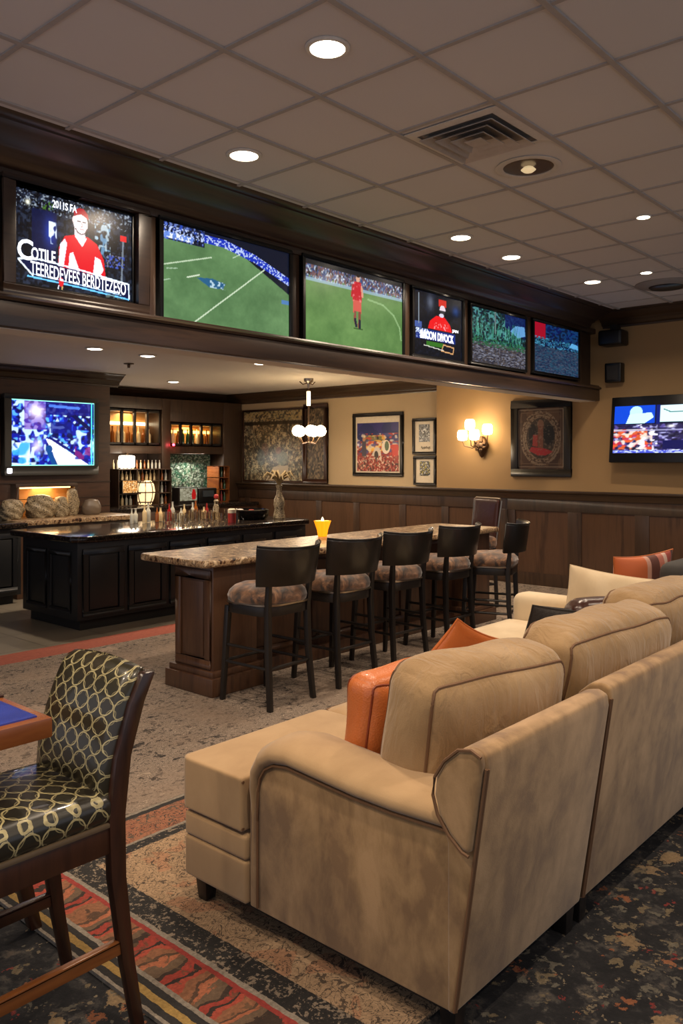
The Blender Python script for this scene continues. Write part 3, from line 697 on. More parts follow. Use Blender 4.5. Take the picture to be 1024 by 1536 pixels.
A.speck(0, 1, .3, .78, [(.15, .12, .2), (.75, .25, .2), (.85, .8, .7), (.3, .3, .5)], 16, 22, 31, .66, .85)
A.ell(.70, .5, .1, .14, (.86, .80, .72)); A.ell(.72, .52, .05, .1, (.35, .4, .3)); A.poly([(.3, .22), (.45, .5), (.55, .48), (.62, .2)], (.80, .74, .68)); A.ell(.47, .33, .05, .09, (.25, .22, .2))
A.poly([(.85, .3), (.84, .55), (.98, .55), (.99, .3)], (.75, .25, .2)); A.poly([(.12, .2), (.12, .62), (.22, .62), (.24, .2)], (.28, .26, .3)); A.ell(.17, .66, .035, .04, (.7, .5, .35))
A.speck(0, 1, 0, .32, [(.70, .60, .48), (.50, .16, .15), (.85, .75, .65), (.25, .18, .16), (.6, .25, .2)], 40, 34, 61, .58, .85); A.glow(.03, .55, .03, .03, (.95, .95, 1))
framed(7.27, 8.23, 1.36, 2.31, 9.6, A, 'large colourful framed print with blue sky and red crowd, dark frame', fw=.05, mat_in=(.03, .03, .02, .10))
def bw(seed, tint):
    A = Img(60, 70, (.12, .11, .11)); A.speck(0, 1, 0, 1, [(.55, .55, .56), (.85, .85, .84), (.2, .2, .2), tint], 14, 18, seed, .58, .9); return A
t = framed(6.67, 7.08, 1.68, 2.20, 9.58, bw(5, (.4, .42, .45)), 'small upper picture of the stacked pair, black and white photo with a signature', fw=.04, mat_in=(.07, .07, .14, .05))
m = MB(); pts = [(9.565, 6.93 - .16 * i / 24, 1.775 + .018 * math.sin(i * 1.5) * (1 + .4 * math.sin(i))) for i in range(25)]
m.tube(pts, .003, 5).build('signature', flat('ink', '2c2018', .6), t)
framed(6.67, 7.06, 1.24, 1.66, 9.58, bw(15, (.6, .55, .2)), 'small lower picture of the stacked pair, resting near the wainscot cap', fw=.035, mat_in=(.07, .07, .10, .04))
A = Img(110, 140, (.24, .16, .11)); f = A.vn(14, 18, 3); A.put(f > .55, (.34, .25, .18), .7)
for q, (rx, ry) in enumerate(((.42, .42), (.37, .37), (.33, .33))):
    e = np.abs(((A.u - .5) / rx) ** 2 + ((A.v - .5) / ry) ** 2 - 1) < .10; A.put(e & (A.vn(40, 50, q + 4) > .4), (.50, .44, .37), .8)
A.ell(.5, .5, .30, .33, (.20, .16, .13)); A.ell(.33, .55, .09, .18, (.07, .05, .05)); A.ell(.68, .56, .12, .17, (.06, .05, .05)); A.ell(.5, .72, .07, .08, (.42, .30, .24)); A.poly([(.45, .28), (.45, .7), (.56, .7), (.55, .28)], (.40, .24, .18))
A.poly([(.25, .3), (.3, .36), (.6, .33), (.78, .28), (.6, .22), (.45, .22)], (.55, .12, .14)); A.poly([(.32, .38), (.34, .56), (.44, .56), (.44, .36)], (.52, .18, .16)); A.speck(.2, .8, .2, .8, [(.45, .4, .35)], 34, 44, 9, .7, .6)
A.line([(.02, .04), (.98, .04), (.98, .96), (.02, .96), (.02, .04)], .008, (.55, .5, .44)); A.line([(.07, .09), (.93, .09), (.93, .91), (.07, .91), (.07, .09)], .004, (.4, .33, .27))
framed(4.60, 5.44, 1.385, 2.37, 9.52, A, 'framed brown relief picture in a wide dark frame, right of the wall sconce', fw=.10, mat_in=(0, 0, 0, 0))
# big speckled collage
A = Img(200, 150, (.40, .34, .25))
A.speck(0, 1, 0, 1, [(.62, .55, .42), (.24, .21, .15), (.80, .73, .56), (.46, .46, .38), (.18, .16, .12)], 34, 30, 91, .57, .8); A.speck(0, 1, 0, 1, [(.78, .7, .55), (.2, .17, .13)], 90, 70, 191, .66, .7)
A.rect(0, 1, .80, .85, (.13, .10, .07), .8); A.speck(0, 1, .86, 1, [(.72, .62, .40)], 50, 60, 3, .5, .8)
A.poly([(.38, .0), (.52, .2), (.76, .22), (.78, .0)], (.72, .64, .52)); A.ell(.66, .32, .09, .10, (.42, .44, .36), .7); A.ell(.37, .45, .06, .1, (.45, .32, .26), .6); A.ell(.6, .43, .05, .05, (.52, .34, .28), .7); A.ell(.3, .33, .07, .12, (.34, .38, .38), .6)
t = framed(9.28, 10.76, 1.225, 2.46, 9.6, A, 'large speckled collage panel behind the glowing pendant lamp', fw=.03, name='collage_panel', fm=M['wood_chair'])
A2 = Img(50, 120, (.30, .25, .19)); A2.speck(0, 1, 0, 1, [(.42, .36, .26), (.14, .12, .09), (.55, .46, .33)], 18, 40, 9, .58, .8)
t = framed(8.75, 9.27, 1.225, 2.50, 9.585, A2, 'narrow speckled panel in a heavy dark frame right of the big collage', fw=.07, name='collage_panel', fm=M['wood_chair'])

# wall television on the right
t = thing('wall_television', 'tilted flat television on the tan wall, split picture of three panes over a lively room', 'television', (9.4, 3.4, 1.6))
R_ = Matrix.Translation((9.33, 3.25, 1.95)) @ Rz(-90 - 2) @ Rx(-7)   # local x to the right seen from the room, y into the wall
A = Img(170, 100, (.03, .05, .16))
A.rect(0, .33, .62, 1, (.04, .25, .75)); A.ell(.18, .86, .05, .12, (.7, .95, 1)); A.poly([(.10, .62), (.13, .82), (.30, .84), (.32, .74), (.25, .62)], (.75, .95, .95)); A.rect(.34, .37, .6, 1, (.02, .08, .4))
A.rect(.37, .62, .64, .98, (.80, .94, .95)); A.line([(.4, .9), (.45, .84), (.55, .84), (.6, .9)], .006, (.15, .4, .4)); A.rect(.62, .67, .6, 1, (.02, .08, .4))
A.rect(.67, 1, .66, 1, (.82, .92, .92)); A.rect(.70, .78, .88, 1, (.3, .65, .65)); A.rect(.66, 1, .60, .66, (.06, .1, .25))
A.rect(0, 1, .0, .60, (.14, .12, .28)); A.speck(0, 1, .05, .6, [(.35, .3, .6), (.7, .7, .9), (.08, .07, .15)], 40, 26, 8, .62, .8)
A.speck(0, .32, .08, .5, [(.75, .15, .25), (.85, .35, .15), (.9, .85, .8)], 34, 20, 18, .55, .85); A.speck(.2, .36, .05, .6, [(.95, .93, .98)], 40, 26, 28, .6, .9)
A.rect(.4, .95, .08, .26, (.05, .06, .28)); A.rect(.68, .86, .10, .42, (.85, .88, .98)); A.rect(.70, .84, .26, .29, (.3, .3, .4)); A.rect(0, 1, .46, .49, (.6, .6, .75), .8)
for q in ((.46, .55), (.67, .5), (.86, .49), (.84, .62)): A.glow(q[0], q[1], .03, .03, (1, 1, .95))
A.rect(0, 1, 0, .06, (.25, .3, .75)); A.speck(0, 1, 0, .07, [(.9, .95, 1)], 60, 90, 3, .55, .8)
m = MB(); m.X = R_; W_, Hh = 1.55, .77
m.box(-W_ / 2, W_ / 2, -.03, .03, -Hh / 2, Hh / 2); m.build('housing', M['bezel'], t, bevel=.01)
o = picture('screen', A, (0, 0, 0), (W_ - .09, 0, 0), (0, 0, Hh - .22), t, strength=1.2)
me = o.data; Ti = Matrix.Translation(-origin(t)) @ R_ @ Matrix.Translation((-.0, -.0325, .0))
Oo = origin(t)
for v_ in me.vertices: v_.co = Ti @ (v_.co + Oo)
MB().box(9.36, 9.52, 3.15, 3.4, 1.85, 2.05).build('wall_bracket', M['black_metal'], t)
# speakers
t = thing('wall_speaker', 'small black speaker on the tan wall above the right television', 'speaker', (9.5, 4.03, 2.5))
MB().box(9.40, 9.52, 3.93, 4.13, 2.52, 2.75).build('cabinet', M['black_metal'], t, bevel=.015)
MB().box(9.394, 9.402, 3.96, 4.10, 2.55, 2.72).build('grille', flat('speaker_grille', '2b2a2b', .8), t, bevel=.004)
t = thing('wall_speaker', 'black speaker tucked under the corner of the crown moulding', 'speaker', (9.4, 4.02, 2.95))
MB().box(9.28, 9.52, 3.88, 4.16, 2.95, 3.13).build('cabinet', M['black_metal'], t, bevel=.03, seg=3)
MB().box(9.40, 9.52, 3.98, 4.06, 3.12, 3.2).build('bracket', M['black_metal'], t)

# sconce
t = thing('wall_sconce', 'ornate bronze wall sconce with four glowing frosted shades on the tan wall', 'wall lamp', (9.52, 5.86, 1.75))
c = Vector((9.48, 5.87, 1.83))
MB().lathe([(.001, -.20), (.03, -.18), (.05, -.13), (.085, -.08), (.10, -.02), (.07, .03), (.05, .07), (.02, .09)], c, 18, .7, 1).build('body', M['bronze'], t)
m = MB()
for q in range(7):
    a = q * PI / 3.5; m.rbox(c + Vector((-.05 + .01 * math.cos(a), .08 * math.cos(a), -.04 + .06 * math.sin(a))), (.03, .05, .04), .012, n=5)
m.build('ornament', M['bronze'], t)
for dy, dz, dx in ((.23, .03, -.12), (.10, .17, -.14), (-.02, .03, -.22), (-.17, .10, -.14)):
    a = c + Vector((0, 0, -.02)); e = c + Vector((dx, dy, dz))
    MB().tube([a, a + Vector((dx * .5, dy * .5, -.05)), a + Vector((dx * .9, dy * .9, -.02)), e], .008, 8).build('arm', M['bronze'], t)
    MB().lathe([(.02, 0), (.058, .01), (.068, .055), (.064, .12), (.05, .14), (.001, .14)], e, 18).build('shade', M['glow'], t)
light('POINT', c + Vector((-.32, .02, .12)), 13, t, size=.12)

# pendant
t = thing('pendant_lamp', 'brass pendant lamp with glowing globes hanging over the far end of the bar', 'pendant lamp', (8.3, 7.95, 2.74))
c = Vector((8.3, 7.95, 0))
MB().lathe([(.07, 2.74), (.065, 2.70), (.02, 2.67), (.012, 2.6), (.001, 2.6)], c, 18).build('canopy', M['chrome'], t)
for q in range(3):
    a = q * 2.1; MB().tube([c + Vector((0, 0, 2.68)), c + Vector((.08 * math.cos(a), .08 * math.sin(a), 2.66)), c + Vector((.13 * math.cos(a), .13 * math.sin(a), 2.70))], .008, 6).build('scroll', M['bronze'], t)
MB().tube([c + Vector((0, 0, 2.68)), c + Vector((0, 0, 1.85))], .012, 8).build('rod', M['bronze'], t)
MB().lathe([(.001, 2.36), (.028, 2.36), (.028, 2.56), (.001, 2.56)], c, 12).build('glass_tube', emit('tube_glow', 'ffe6bd', 2.5), t)
for q in range(5):
    a = q * 2 * PI / 5 + .3; e = c + Vector((.17 * math.cos(a), .17 * math.sin(a), 1.93))
    MB().tube([c + Vector((0, 0, 1.86)), c + Vector((.1 * math.cos(a), .1 * math.sin(a), 1.83)), e], .008, 6).build('arm', M['bronze'], t)
    MB().lathe([(.02, 0), (.06, .02), (.08, .07), (.065, .12), (.03, .15), (.001, .155)], e, 16).build('globe', M['glow'], t)
light('POINT', c + Vector((0, 0, 1.72)), 14, t, size=.15)
# ================================================================== BAR FURNITURE
def panel_door(mb_frame, x0, x1, z0, z1, y, t, mat, name='door', inset=.055, handle=False):
    m = MB(); m.box(x0, x1, y - .02, y, z0, z0 + inset).box(x0, x1, y - .02, y, z1 - inset, z1).box(x0, x0 + inset, y - .02, y, z0 + inset, z1 - inset).box(x1 - inset, x1, y - .02, y, z0 + inset, z1 - inset)
    d = m.build(name, mat, t, bevel=.006)
    i = inset + .012
    MB().box(x0 + i, x1 - i, y - .014, y + .004, z0 + i, z1 - i).build('raised_panel', mat, d, bevel=.010)
    return d
# dark counter
t = thing('bar_cabinet', 'long black panelled bar cabinet standing on the grey tile floor', 'cabinet', (5.6, 7.3, 0))
MB().box(4.08, 7.12, 6.87, 7.90, .10, .83).build('body', M['black_cab'], t, bevel=.005)
MB().box(4.14, 7.08, 6.93, 7.85, 0, .10).build('plinth', M['plinth'], t)
x = 4.13
for i in range(6):
    panel_door(None, x, x + .44, .13, .77 if i < 4 else .60, 6.868, t, M['black_cab'])
    if i >= 4:
        d = MB().box(x, x + .44, 6.85, 6.87, .63, .77).build('drawer', M['black_cab'], t, bevel=.006)
        MB().tube([(x + .12, 6.852, .70), (x + .12, 6.83, .70), (x + .32, 6.83, .70), (x + .32, 6.852, .70)], .006, 6).build('handle', M['chrome'], d)
    x += .495
for y0 in (6.98, 7.43):
    m = MB(); m.box(4.065, 4.08, y0, y0 + .38, .16, .20).box(4.065, 4.08, y0, y0 + .38, .70, .74).box(4.065, 4.08, y0, y0 + .04, .2, .7).box(4.065, 4.08, y0 + .34, y0 + .38, .2, .7)
    e = m.build('end_panel', M['black_cab'], t, bevel=.005)
g = MB().prism([(4.02, 6.90), (4.12, 6.79), (7.10, 6.79), (7.19, 6.88), (7.19, 8.06), (4.02, 8.06)], .83, .89, ax='z').build('worktop', M['granite_dk'], bevel=.022, seg=4)
tag(g, 'polished dark stone worktop lying on the long black bar cabinet', 'worktop')
# cabinet at far left and back counters
t = thing('back_cabinet', 'black panelled cabinet at the left edge of the photo, under the lit niche', 'cabinet', (3.7, 9.1, 0))
MB().box(2.6, 4.5, 8.75, 9.57, .10, .84).build('body', M['black_cab'], t, bevel=.005); MB().box(2.7, 4.44, 8.82, 9.57, 0, .10).build('plinth', M['plinth'], t)
for x in (2.65, 3.27, 3.89): panel_door(None, x, x + .56, .14, .79, 8.748, t, M['black_cab'])
g = MB().box(2.55, 4.56, 8.70, 9.57, .84, .90).build('worktop', M['granite_dk'], bevel=.02, seg=3); tag(g, 'dark worktop on the black cabinet at the left edge', 'worktop')
t = thing('back_counter', 'low dark back counter below the blue television, behind the long bar cabinet', 'cabinet', (5.4, 9.3, 0))
MB().box(4.58, 6.16, 9.0, 9.57, 0, .84).build('body', M['wood_isl'], t, bevel=.005); MB().box(4.57, 6.18, 8.95, 9.57, .84, .90).build('top', M['granite'], t, bevel=.015)
t = thing('bottle_counter', 'dark counter along the back wall under the bottle racks', 'cabinet', (7.9, 10.6, 0))
MB().box(6.25, 9.45, 10.25, 11.17, 0, .84).build('body', M['wood_isl'], t, bevel=.005); MB().box(6.25, 9.45, 10.2, 11.17, .84, .90).build('top', M['granite_dk'], t, bevel=.015)

# island
t = thing('bar_island', 'brown wood panelled bar island with stepped base, standing on the grey carpet', 'bar island', (5.3, 4.6, 0))
for a, b in ((3.58, 3.98), (6.75, 7.12)): MB().box(a, b, 4.32, 4.74, .16, .88).build('end_column', M['wood_isl'], t, bevel=.006)
MB().box(3.98, 6.75, 4.52, 4.74, .10, .88).build('body', M['wood_isl'], t, bevel=.004)
m = MB()
for a, b, c_, d in ((3.53, 4.03, 4.27, 4.79), (6.70, 7.17, 4.27, 4.79)):
    m.prism([(a, c_), (b, c_), (b, d), (a, d)], .009, .13, ax='z'); m.prism([(a + .02, c_ + .02), (b - .02, c_ + .02), (b - .02, d - .02), (a + .02, d - .02)], .13, .17, ax='z')
m.box(4.03, 6.70, 4.47, 4.79, .009, .12); m.build('base_moulding', M['wood_isl'], t, bevel=.008)
def ypanel(y0, y1, z0, z1, xf, par, mat, wd=.05):
    m = MB(); m.box(xf - .014, xf, y0, y1, z0, z0 + wd).box(xf - .014, xf, y0, y1, z1 - wd, z1).box(xf - .014, xf, y0, y0 + wd, z0 + wd, z1 - wd).box(xf - .014, xf, y1 - wd, y1, z0 + wd, z1 - wd)
    e = m.build('end_frame', mat, par, bevel=.008); MB().box(xf - .006, xf + .002, y0 + wd + .02, y1 - wd - .02, z0 + wd + .02, z1 - wd - .02).build('end_panel', mat, e, bevel=.004)
ypanel(4.34, 4.72, .18, .85, 3.58, t, M['wood_isl'], .06)
for a, b in ((4.1, 4.65), (4.75, 5.3), (5.4, 5.95), (6.05, 6.65)):
    m = MB(); m.box(a, b, 4.508, 4.52, .16, .20).box(a, b, 4.508, 4.52, .80, .84).box(a, a + .04, 4.508, 4.52, .2, .8).box(b - .04, b, 4.508, 4.52, .2, .8); m.build('front_panel', M['wood_isl'], t, bevel=.004)
m = MB(); pts = [(x + 5.335, y + 4.63) for x, y in rrect(3.76, .76, .05, 4)]
g = m.prism(pts, .88, .93, ax='z').build('countertop', M['granite'], bevel=.02, seg=4); tag(g, 'brown speckled granite countertop lying on the bar island', 'countertop')

# candle cup
t = thing('candle_cup', 'fluted amber glass cup glowing yellow on the granite countertop', 'candle', (5.27, 4.88, .93))
m = MB(); rings_ = []
for z, r in ((0, .034), (.004, .036), (.06, .044), (.12, .062), (.138, .068)):
    rings_.append([(5.27 + r * (1 + .12 * math.cos(8 * a)) * math.cos(a), 4.88 + r * (1 + .12 * math.cos(8 * a)) * math.sin(a), .931 + z) for a in [2 * PI * k / 48 for k in range(48)]])
m.loft(rings_).build('cup', emit('amber_glass', 'ff9a12', .95), t)
MB().lathe([(.012, .136), (.012, .15), (.004, .165), (.001, .172)], (5.27, 4.88, .931), 10).build('flame', emit('flame', 'fff0b0', 4), t)
light('POINT', (5.27, 4.88, 1.14), .5, t, size=.03, color=(1, .6, .2))

# ---------------- stools
def make_stool(label):
    t = thing('bar_stool', label, 'bar stool', (0, 0, 0), 'bar stools along the island')
    W = M['black_wood']
    # rear legs run up to the backrest
    for sx in (-1, 1):
        m = MB(); P = [(sx * .205, -.225, 0), (sx * .19, -.195, .32), (sx * .185, -.185, .62), (sx * .195, -.205, .82), (sx * .205, -.225, .96)]
        wd = [(.030, .034), (.034, .038), (.036, .040), (.030, .030), (.026, .024)]
        m.loft([[(p[0] - a / 2, p[1] - b / 2, p[2]), (p[0] + a / 2, p[1] - b / 2, p[2]), (p[0] + a / 2, p[1] + b / 2, p[2]), (p[0] - a / 2, p[1] + b / 2, p[2])] for p, (a, b) in zip(P, wd)])
        m.build('leg', W, t, bevel=.004)
        MB().bar((sx * .205, .215, 0), (sx * .185, .18, .63), .030, .030, .038, .038).build('leg', W, t, bevel=.004)
    # seat rail
    m = MB(); ro = [(x, y) for x, y in rrect(.44, .43, .12, 6)]
    m.prism(ro, .59, .655, ax='z').build('seat_rail', W, t, bevel=.006)
    MB().tube([(x * 1.015, y * 1.015, .662) for x, y in rrect(.44, .43, .12, 6)], .010, 6, loop=True).build('seat_piping', M['chrome'], t)
    # cushion
    m = MB(); rr = []
    for z, s_ in ((.655, .99), (.675, 1.05), (.70, 1.08), (.73, 1.05), (.755, .94), (.772, .74), (.78, .45), (.783, .1)):
        rr.append([(x * s_ + .006 * math.sin(9 * x + 20 * z), y * s_, z + .006 * math.sin(14 * x + 11 * y)) for x, y in rrect(.44, .43, .15, 8)])
    m.loft(rr).build('seat_cushion', M['velvet'], t, smooth=80)
    # curved backrest
    m = MB(); rr = []; n = 14
    for i in range(n + 1):
        a = (i / n - .5) * 2; x = .255 * math.sin(a * 1.15) / math.sin(1.15); yy = -.285 + .135 * (1 - math.cos(a * 1.15)) / (1 - math.cos(1.15))
        nx, ny = math.sin(a * .95), -math.cos(a * .95)
        sec = []
        for (o_, z, lean) in ((.0, .80, 0), (.022, .79, 0), (.026, .90, .012), (.024, 1.02, .03), (.012, 1.035, .035), (.0, 1.025, .03), (-.002, .9, .012)):
            k = 1 + .09 * (z - .8) / .22
            sec.append((x * k + nx * o_, yy + ny * o_ - lean, z + (.018 * a * a if z > .95 else -.0)))
        rr.append(sec)
    b = m.loft(rr).build('backrest', M['leather_dark'], t, bevel=.003, smooth=50)
    p = []
    for i in range(n + 1):
        a = (i / n - .5) * 2; x = .255 * 1.09 * math.sin(a * 1.15) / math.sin(1.15); yy = -.285 + .135 * (1 - math.cos(a * 1.15)) / (1 - math.cos(1.15))
        p.append((x + math.sin(a * .95) * .022, yy - math.cos(a * .95) * .022 - .035, 1.034 + .018 * a * a))
    MB().tube(p, .0055, 6).build('top_piping', M['leather_dark'], b)
    # stretchers
    for a, b_ in (((-.195, -.20, .26), (.195, -.20, .26)), ((-.2, .205, .26), (.2, .205, .26)), ((-.197, -.2, .26), (-.2, .205, .26)), ((.197, -.2, .26), (.2, .205, .26)), ((-.19, -.19, .37), (-.193, .195, .37)), ((.19, -.19, .37), (.193, .195, .37))):
        MB().tube([a, b_], .011, 8).build('footrest_rail', W, t)
    return t
st = make_stool('nearest black bar stool with brown velvet seat, at the near end of the island')
SPOT = [(3.78, 4.00, 2, None), (4.47, 4.02, 0, 'second black bar stool from the near end of the island'), (5.14, 4.04, -2, 'third bar stool, in the middle of the row along the island'), (5.86, 4.05, 0, 'fourth bar stool from the near end, beside the turned one'), (6.38, 3.86, 20, 'bar stool turned sideways at the far end of the row, blue sheen on its back')]
for i, (x, y, rz, lb) in enumerate(SPOT):
    o = st if i == 0 else copy_tree(st)
    o.location = (x, y, .008); o.rotation_euler = (0, 0, math.radians(rz))
    if lb: o['label'] = lb
# far chair with framed back
t = thing('high_back_stool', 'brown leather high back stool with pale metal edge beyond the island end', 'bar stool', (0, 0, 0))
for sx in (-1, 1):
    MB().bar((sx * .2, -.22, 0), (sx * .19, -.19, .64), .032, .032).build('leg', M['black_wood'], t, bevel=.004); MB().bar((sx * .2, .21, 0), (sx * .19, .18, .64), .032, .032).build('leg', M['black_wood'], t, bevel=.004)
MB().rbox((0, 0, .70), (.46, .44, .13), .05, (0, 0, .02)).build('seat', M['velvet'], t)
MB().rbox((0, -.235, .95), (.40, .05, .42), .02, (0, .01, 0), rot=Rx(6)).build('backrest', M['brown_leather'], t)
MB().tube([(-.21, -.205, .72), (-.225, -.262, 1.15), (-.20, -.27, 1.172), (.20, -.27, 1.172), (.225, -.262, 1.15), (.21, -.205, .72)], .010, 8).build('back_frame', M['chrome'], t)
for z in (.25,): MB().tube([(-.2, -.2, z), (.2, -.2, z), (.2, .2, z), (-.2, .2, z)], .011, 8, loop=True).build('footrest', M['black_wood'], t)
t.location = (7.62, 4.88, .008); t.rotation_euler = (0, 0, math.radians(72))

# ================================================================== SOFA (three modules side by side)
SU, SP, PI_ = M['suede'], M['suede_plain'], M['piping']
def welt_box(c, size, r, rot, parent, ax=1, off=1.0, rad=.0065, name='piping'):
    """two cords round the edges of a soft box; ax = thin axis"""
    h = [s / 2 for s in size]; T = Matrix.Translation(c) @ rot
    o_ = [a for a in range(3) if a != ax]; m = MB(); m.X = T
    for sd in (-1, 1):
        pts = []
        for a, b in rrect(size[o_[0]] - r * .55, size[o_[1]] - r * .55, r * .9, 5):
            p = [0, 0, 0]; p[o_[0]] = a; p[o_[1]] = b; p[ax] = sd * (h[ax] - r * .27); pts.append(p)
        m.tube(pts, rad, 6, loop=True, up=Vector([1 if i == ax else 0 for i in range(3)]))
    return m.build(name, PI_, parent)
def back_frame(t, x0, x1, end=True, zt=.83, ylow=None):
    k = zt - .83
    prof = [(1.24, .10), (1.135, .79 + k), (1.14, .825 + k), (1.17, .838 + k), (1.21, .83 + k), (1.255, .79 + k), (1.285, .72), (1.295, .64), (1.28, .56), (1.27, .50), (1.40, .40), (1.40, .10)]
    if ylow: prof = prof[:8] + [(ylow, .56), (ylow, .10)]
    MB().prism(prof, x0, x1).build('back_frame', SU, t, bevel=.012, seg=3, smooth=50)
    m = MB()
    if end:
        m.tube([(x0 - .001, a, b) for a, b in [(1.238, .11), (1.137, .79 + k)]], .005, 6)
        if ylow: m.tube([(x0 - .023, a, b) for a, b in [(1.14, .825 + k), (1.17, .838 + k), (1.21, .83 + k), (1.255, .79 + k), (1.286, .74), (1.292, .69), (1.277, .64), (1.242, .595), (1.20, .562), (1.178, .556)]], .005, 6)
    m.tube([(x0 + .004, a - .0035, b) for a, b in [(1.238, .11), (1.137, .79 + k)]], .004, 6)
    m.build('back_piping', PI_, t)
def soft(c, sz, r, puff, n, rot, jit, seed, name, mat, par, ax=1, rad=.0055, nm='cushion_piping', pm=None):
    m = MB().rbox(c, sz, r, puff, n, rot, jit, seed); o = m.build(name, mat, par, smooth=80)
    a, b = [i for i in range(3) if i != ax]; w = MB(); N = 24; cut = .93
    for sd in (-1, 1):
        pts = []
        for u, v_ in [(-cut + 2 * cut * i / N, -1) for i in range(N + 1)] + [(1, -cut + 2 * cut * i / N) for i in range(N + 1)] + [(cut - 2 * cut * i / N, 1) for i in range(N + 1)] + [(-1, cut - 2 * cut * i / N) for i in range(N + 1)]:
            p = [0, 0, 0]; p[ax] = sd; p[a] = u; p[b] = v_; pts.append(m.fn(p))
        w.tube(pts, rad, 6, loop=True)
    w.build(nm, pm or PI_, o)
    return o
def legs(t, pts):
    for x, y in pts: MB().bar((x, y, .013 if y > 1.4 else 0), (x, y, .105), .045, .045, .06, .06).build('leg', M['black_wood'], t, bevel=.004)
# -- module 1 with the arm
t = thing('sofa_section', 'nearest tan suede sofa section with rolled arm, standing on the persian style rug', 'sofa', (2.25, 1.9, 0), 'sections of the tan sofa')
back_frame(t, 1.86, 2.625, ylow=1.262)
wing = [(1.142, .80), (1.145, .825), (1.17, .837), (1.21, .828), (1.255, .79), (1.284, .74), (1.29, .69), (1.275, .64), (1.24, .595), (1.20, .565), (1.178, .56)]
MB().prism(wing, 1.838, 1.90).build('back_wing', SU, t, bevel=.014, seg=3, smooth=60)
arm = [(1.25, .10), (2.06, .10), (2.06, .50), (2.045, .56), (2.00, .60), (1.90, .615), (1.6, .60), (1.25, .60)]
MB().prism(arm, 1.865, 2.06).build('arm', SU, t, bevel=.008, seg=2)
path = [(2.045, .11), (2.045, .40), (2.042, .50), (2.03, .555), (2.0, .60), (1.95, .628), (1.88, .638), (1.75, .628), (1.6, .617), (1.45, .614), (1.27, .62), (1.21, .63)]
rr = []; wl = []
for i, (y, z) in enumerate(path):
    y0, z0 = path[max(i - 1, 0)]; y1, z1 = path[min(i + 1, len(path) - 1)]; L = math.hypot(y1 - y0, z1 - z0); ty, tz = (y1 - y0) / L, (z1 - z0) / L
    ny, nz = -(-tz), -ty
    ny, nz = tz, -ty
    wl.append((1.860, y - ny * .028, z - nz * .028))
    k = min(1, max(0, (z - .38) / .2)); th = .018 + .034 * k; hw = .100 + .022 * k
    rr.append([(1.965 + hw * math.cos(a) * (1 if True else 1), y + ny * th * math.sin(a) * (1 if math.sin(a) > 0 else .8), z + nz * th * math.sin(a) * (1 if math.sin(a) > 0 else .8)) for a in [2 * PI * q / 20 for q in range(20)]])
MB().loft(rr).build('arm_roll', SP, t, smooth=80)
m = MB(); m.tube(wl[:-1], .005, 6); m.build('arm_piping', PI_, t)
# seat base in front of the arm and seat
MB().prism([(1.855, 2.07), (1.855, 2.40), (2.62, 2.40), (2.62, 1.35), (2.07, 1.35), (2.07, 2.07)], .10, .245, ax='z').build('base', SP, t, bevel=.014, seg=3)
MB().prism([(1.855, 2.07), (1.855, 2.40), (2.62, 2.40), (2.62, 1.35), (2.07, 1.35), (2.07, 2.07)], .247, .33, ax='z').build('base_band', SP, t, bevel=.014, seg=3)
cs = [(1.85, 2.085), (1.85, 2.39), (1.87, 2.42), (2.59, 2.42), (2.61, 2.40), (2.61, 1.32), (2.08, 1.32), (2.08, 2.085)]
sc_ = MB().prism(cs, .34, .525, ax='z').build('seat_cushion', SP, t, bevel=.03, seg=5, smooth=60)
m = MB(); oo = [(1.852, 2.09), (1.852, 2.385), (1.858, 2.405), (1.875, 2.418), (2.585, 2.418), (2.604, 2.40), (2.606, 1.7)]
for z in (.510, .352): m.tube([(x + .006, y - .006, z) for x, y in oo], .0055, 6)
m.build('seat_piping', PI_, sc_)
MB().prism([(1.90, 1.27), (1.90, 2.36), (2.60, 2.36), (2.60, 1.27)], .07, .105, ax='z').build('under_frame', M['plinth'], t)
legs(t, [(1.91, 2.34), (1.93, 1.29), (2.55, 2.34), (2.59, 1.285)])
c, sz = (2.315, 1.46, .745), (.64, .25, .45); ro = Rz(-13) @ Rx(9)
soft(c, sz, .085, (.012, .035, .02), 20, ro, .004, 3, 'back_cushion', M['weave'], t)
# -- module 2
t = thing('sofa_section', 'middle tan suede sofa section right of the seam, no arm, legs on dark carpet edge', 'sofa', (3.4, 1.9, 0), 'sections of the tan sofa')
back_frame(t, 2.64, 4.44, zt=.845)
MB().box(2.635, 4.44, 1.30, 2.46, .10, .33).build('base', SP, t, bevel=.014, seg=3)
for a, b in ((2.64, 3.53), (3.54, 4.43)):
    soft(((a + b) / 2, 1.9, .425), (b - a, 1.12, .17), .04, (0, 0, .015), 14, None, 0, 1, 'seat_cushion', SP, t, ax=2)
MB().box(2.66, 4.41, 1.27, 2.42, .07, .105).build('under_frame', M['plinth'], t)
legs(t, [(2.69, 1.285), (2.69, 2.38), (4.38, 2.38), (4.38, 1.285)])
for c, sz, ro, sd in (((3.10, 1.40, .765), (.84, .25, .46), Rz(-5) @ Rx(9), 5), ((4.00, 1.46, .775), (.84, .26, .46), Rz(-6) @ Rx(8), 9)):
    soft(c, sz, .085, (.012, .035, .02), 20, ro, .005, sd, 'back_cushion', M['weave'], t)
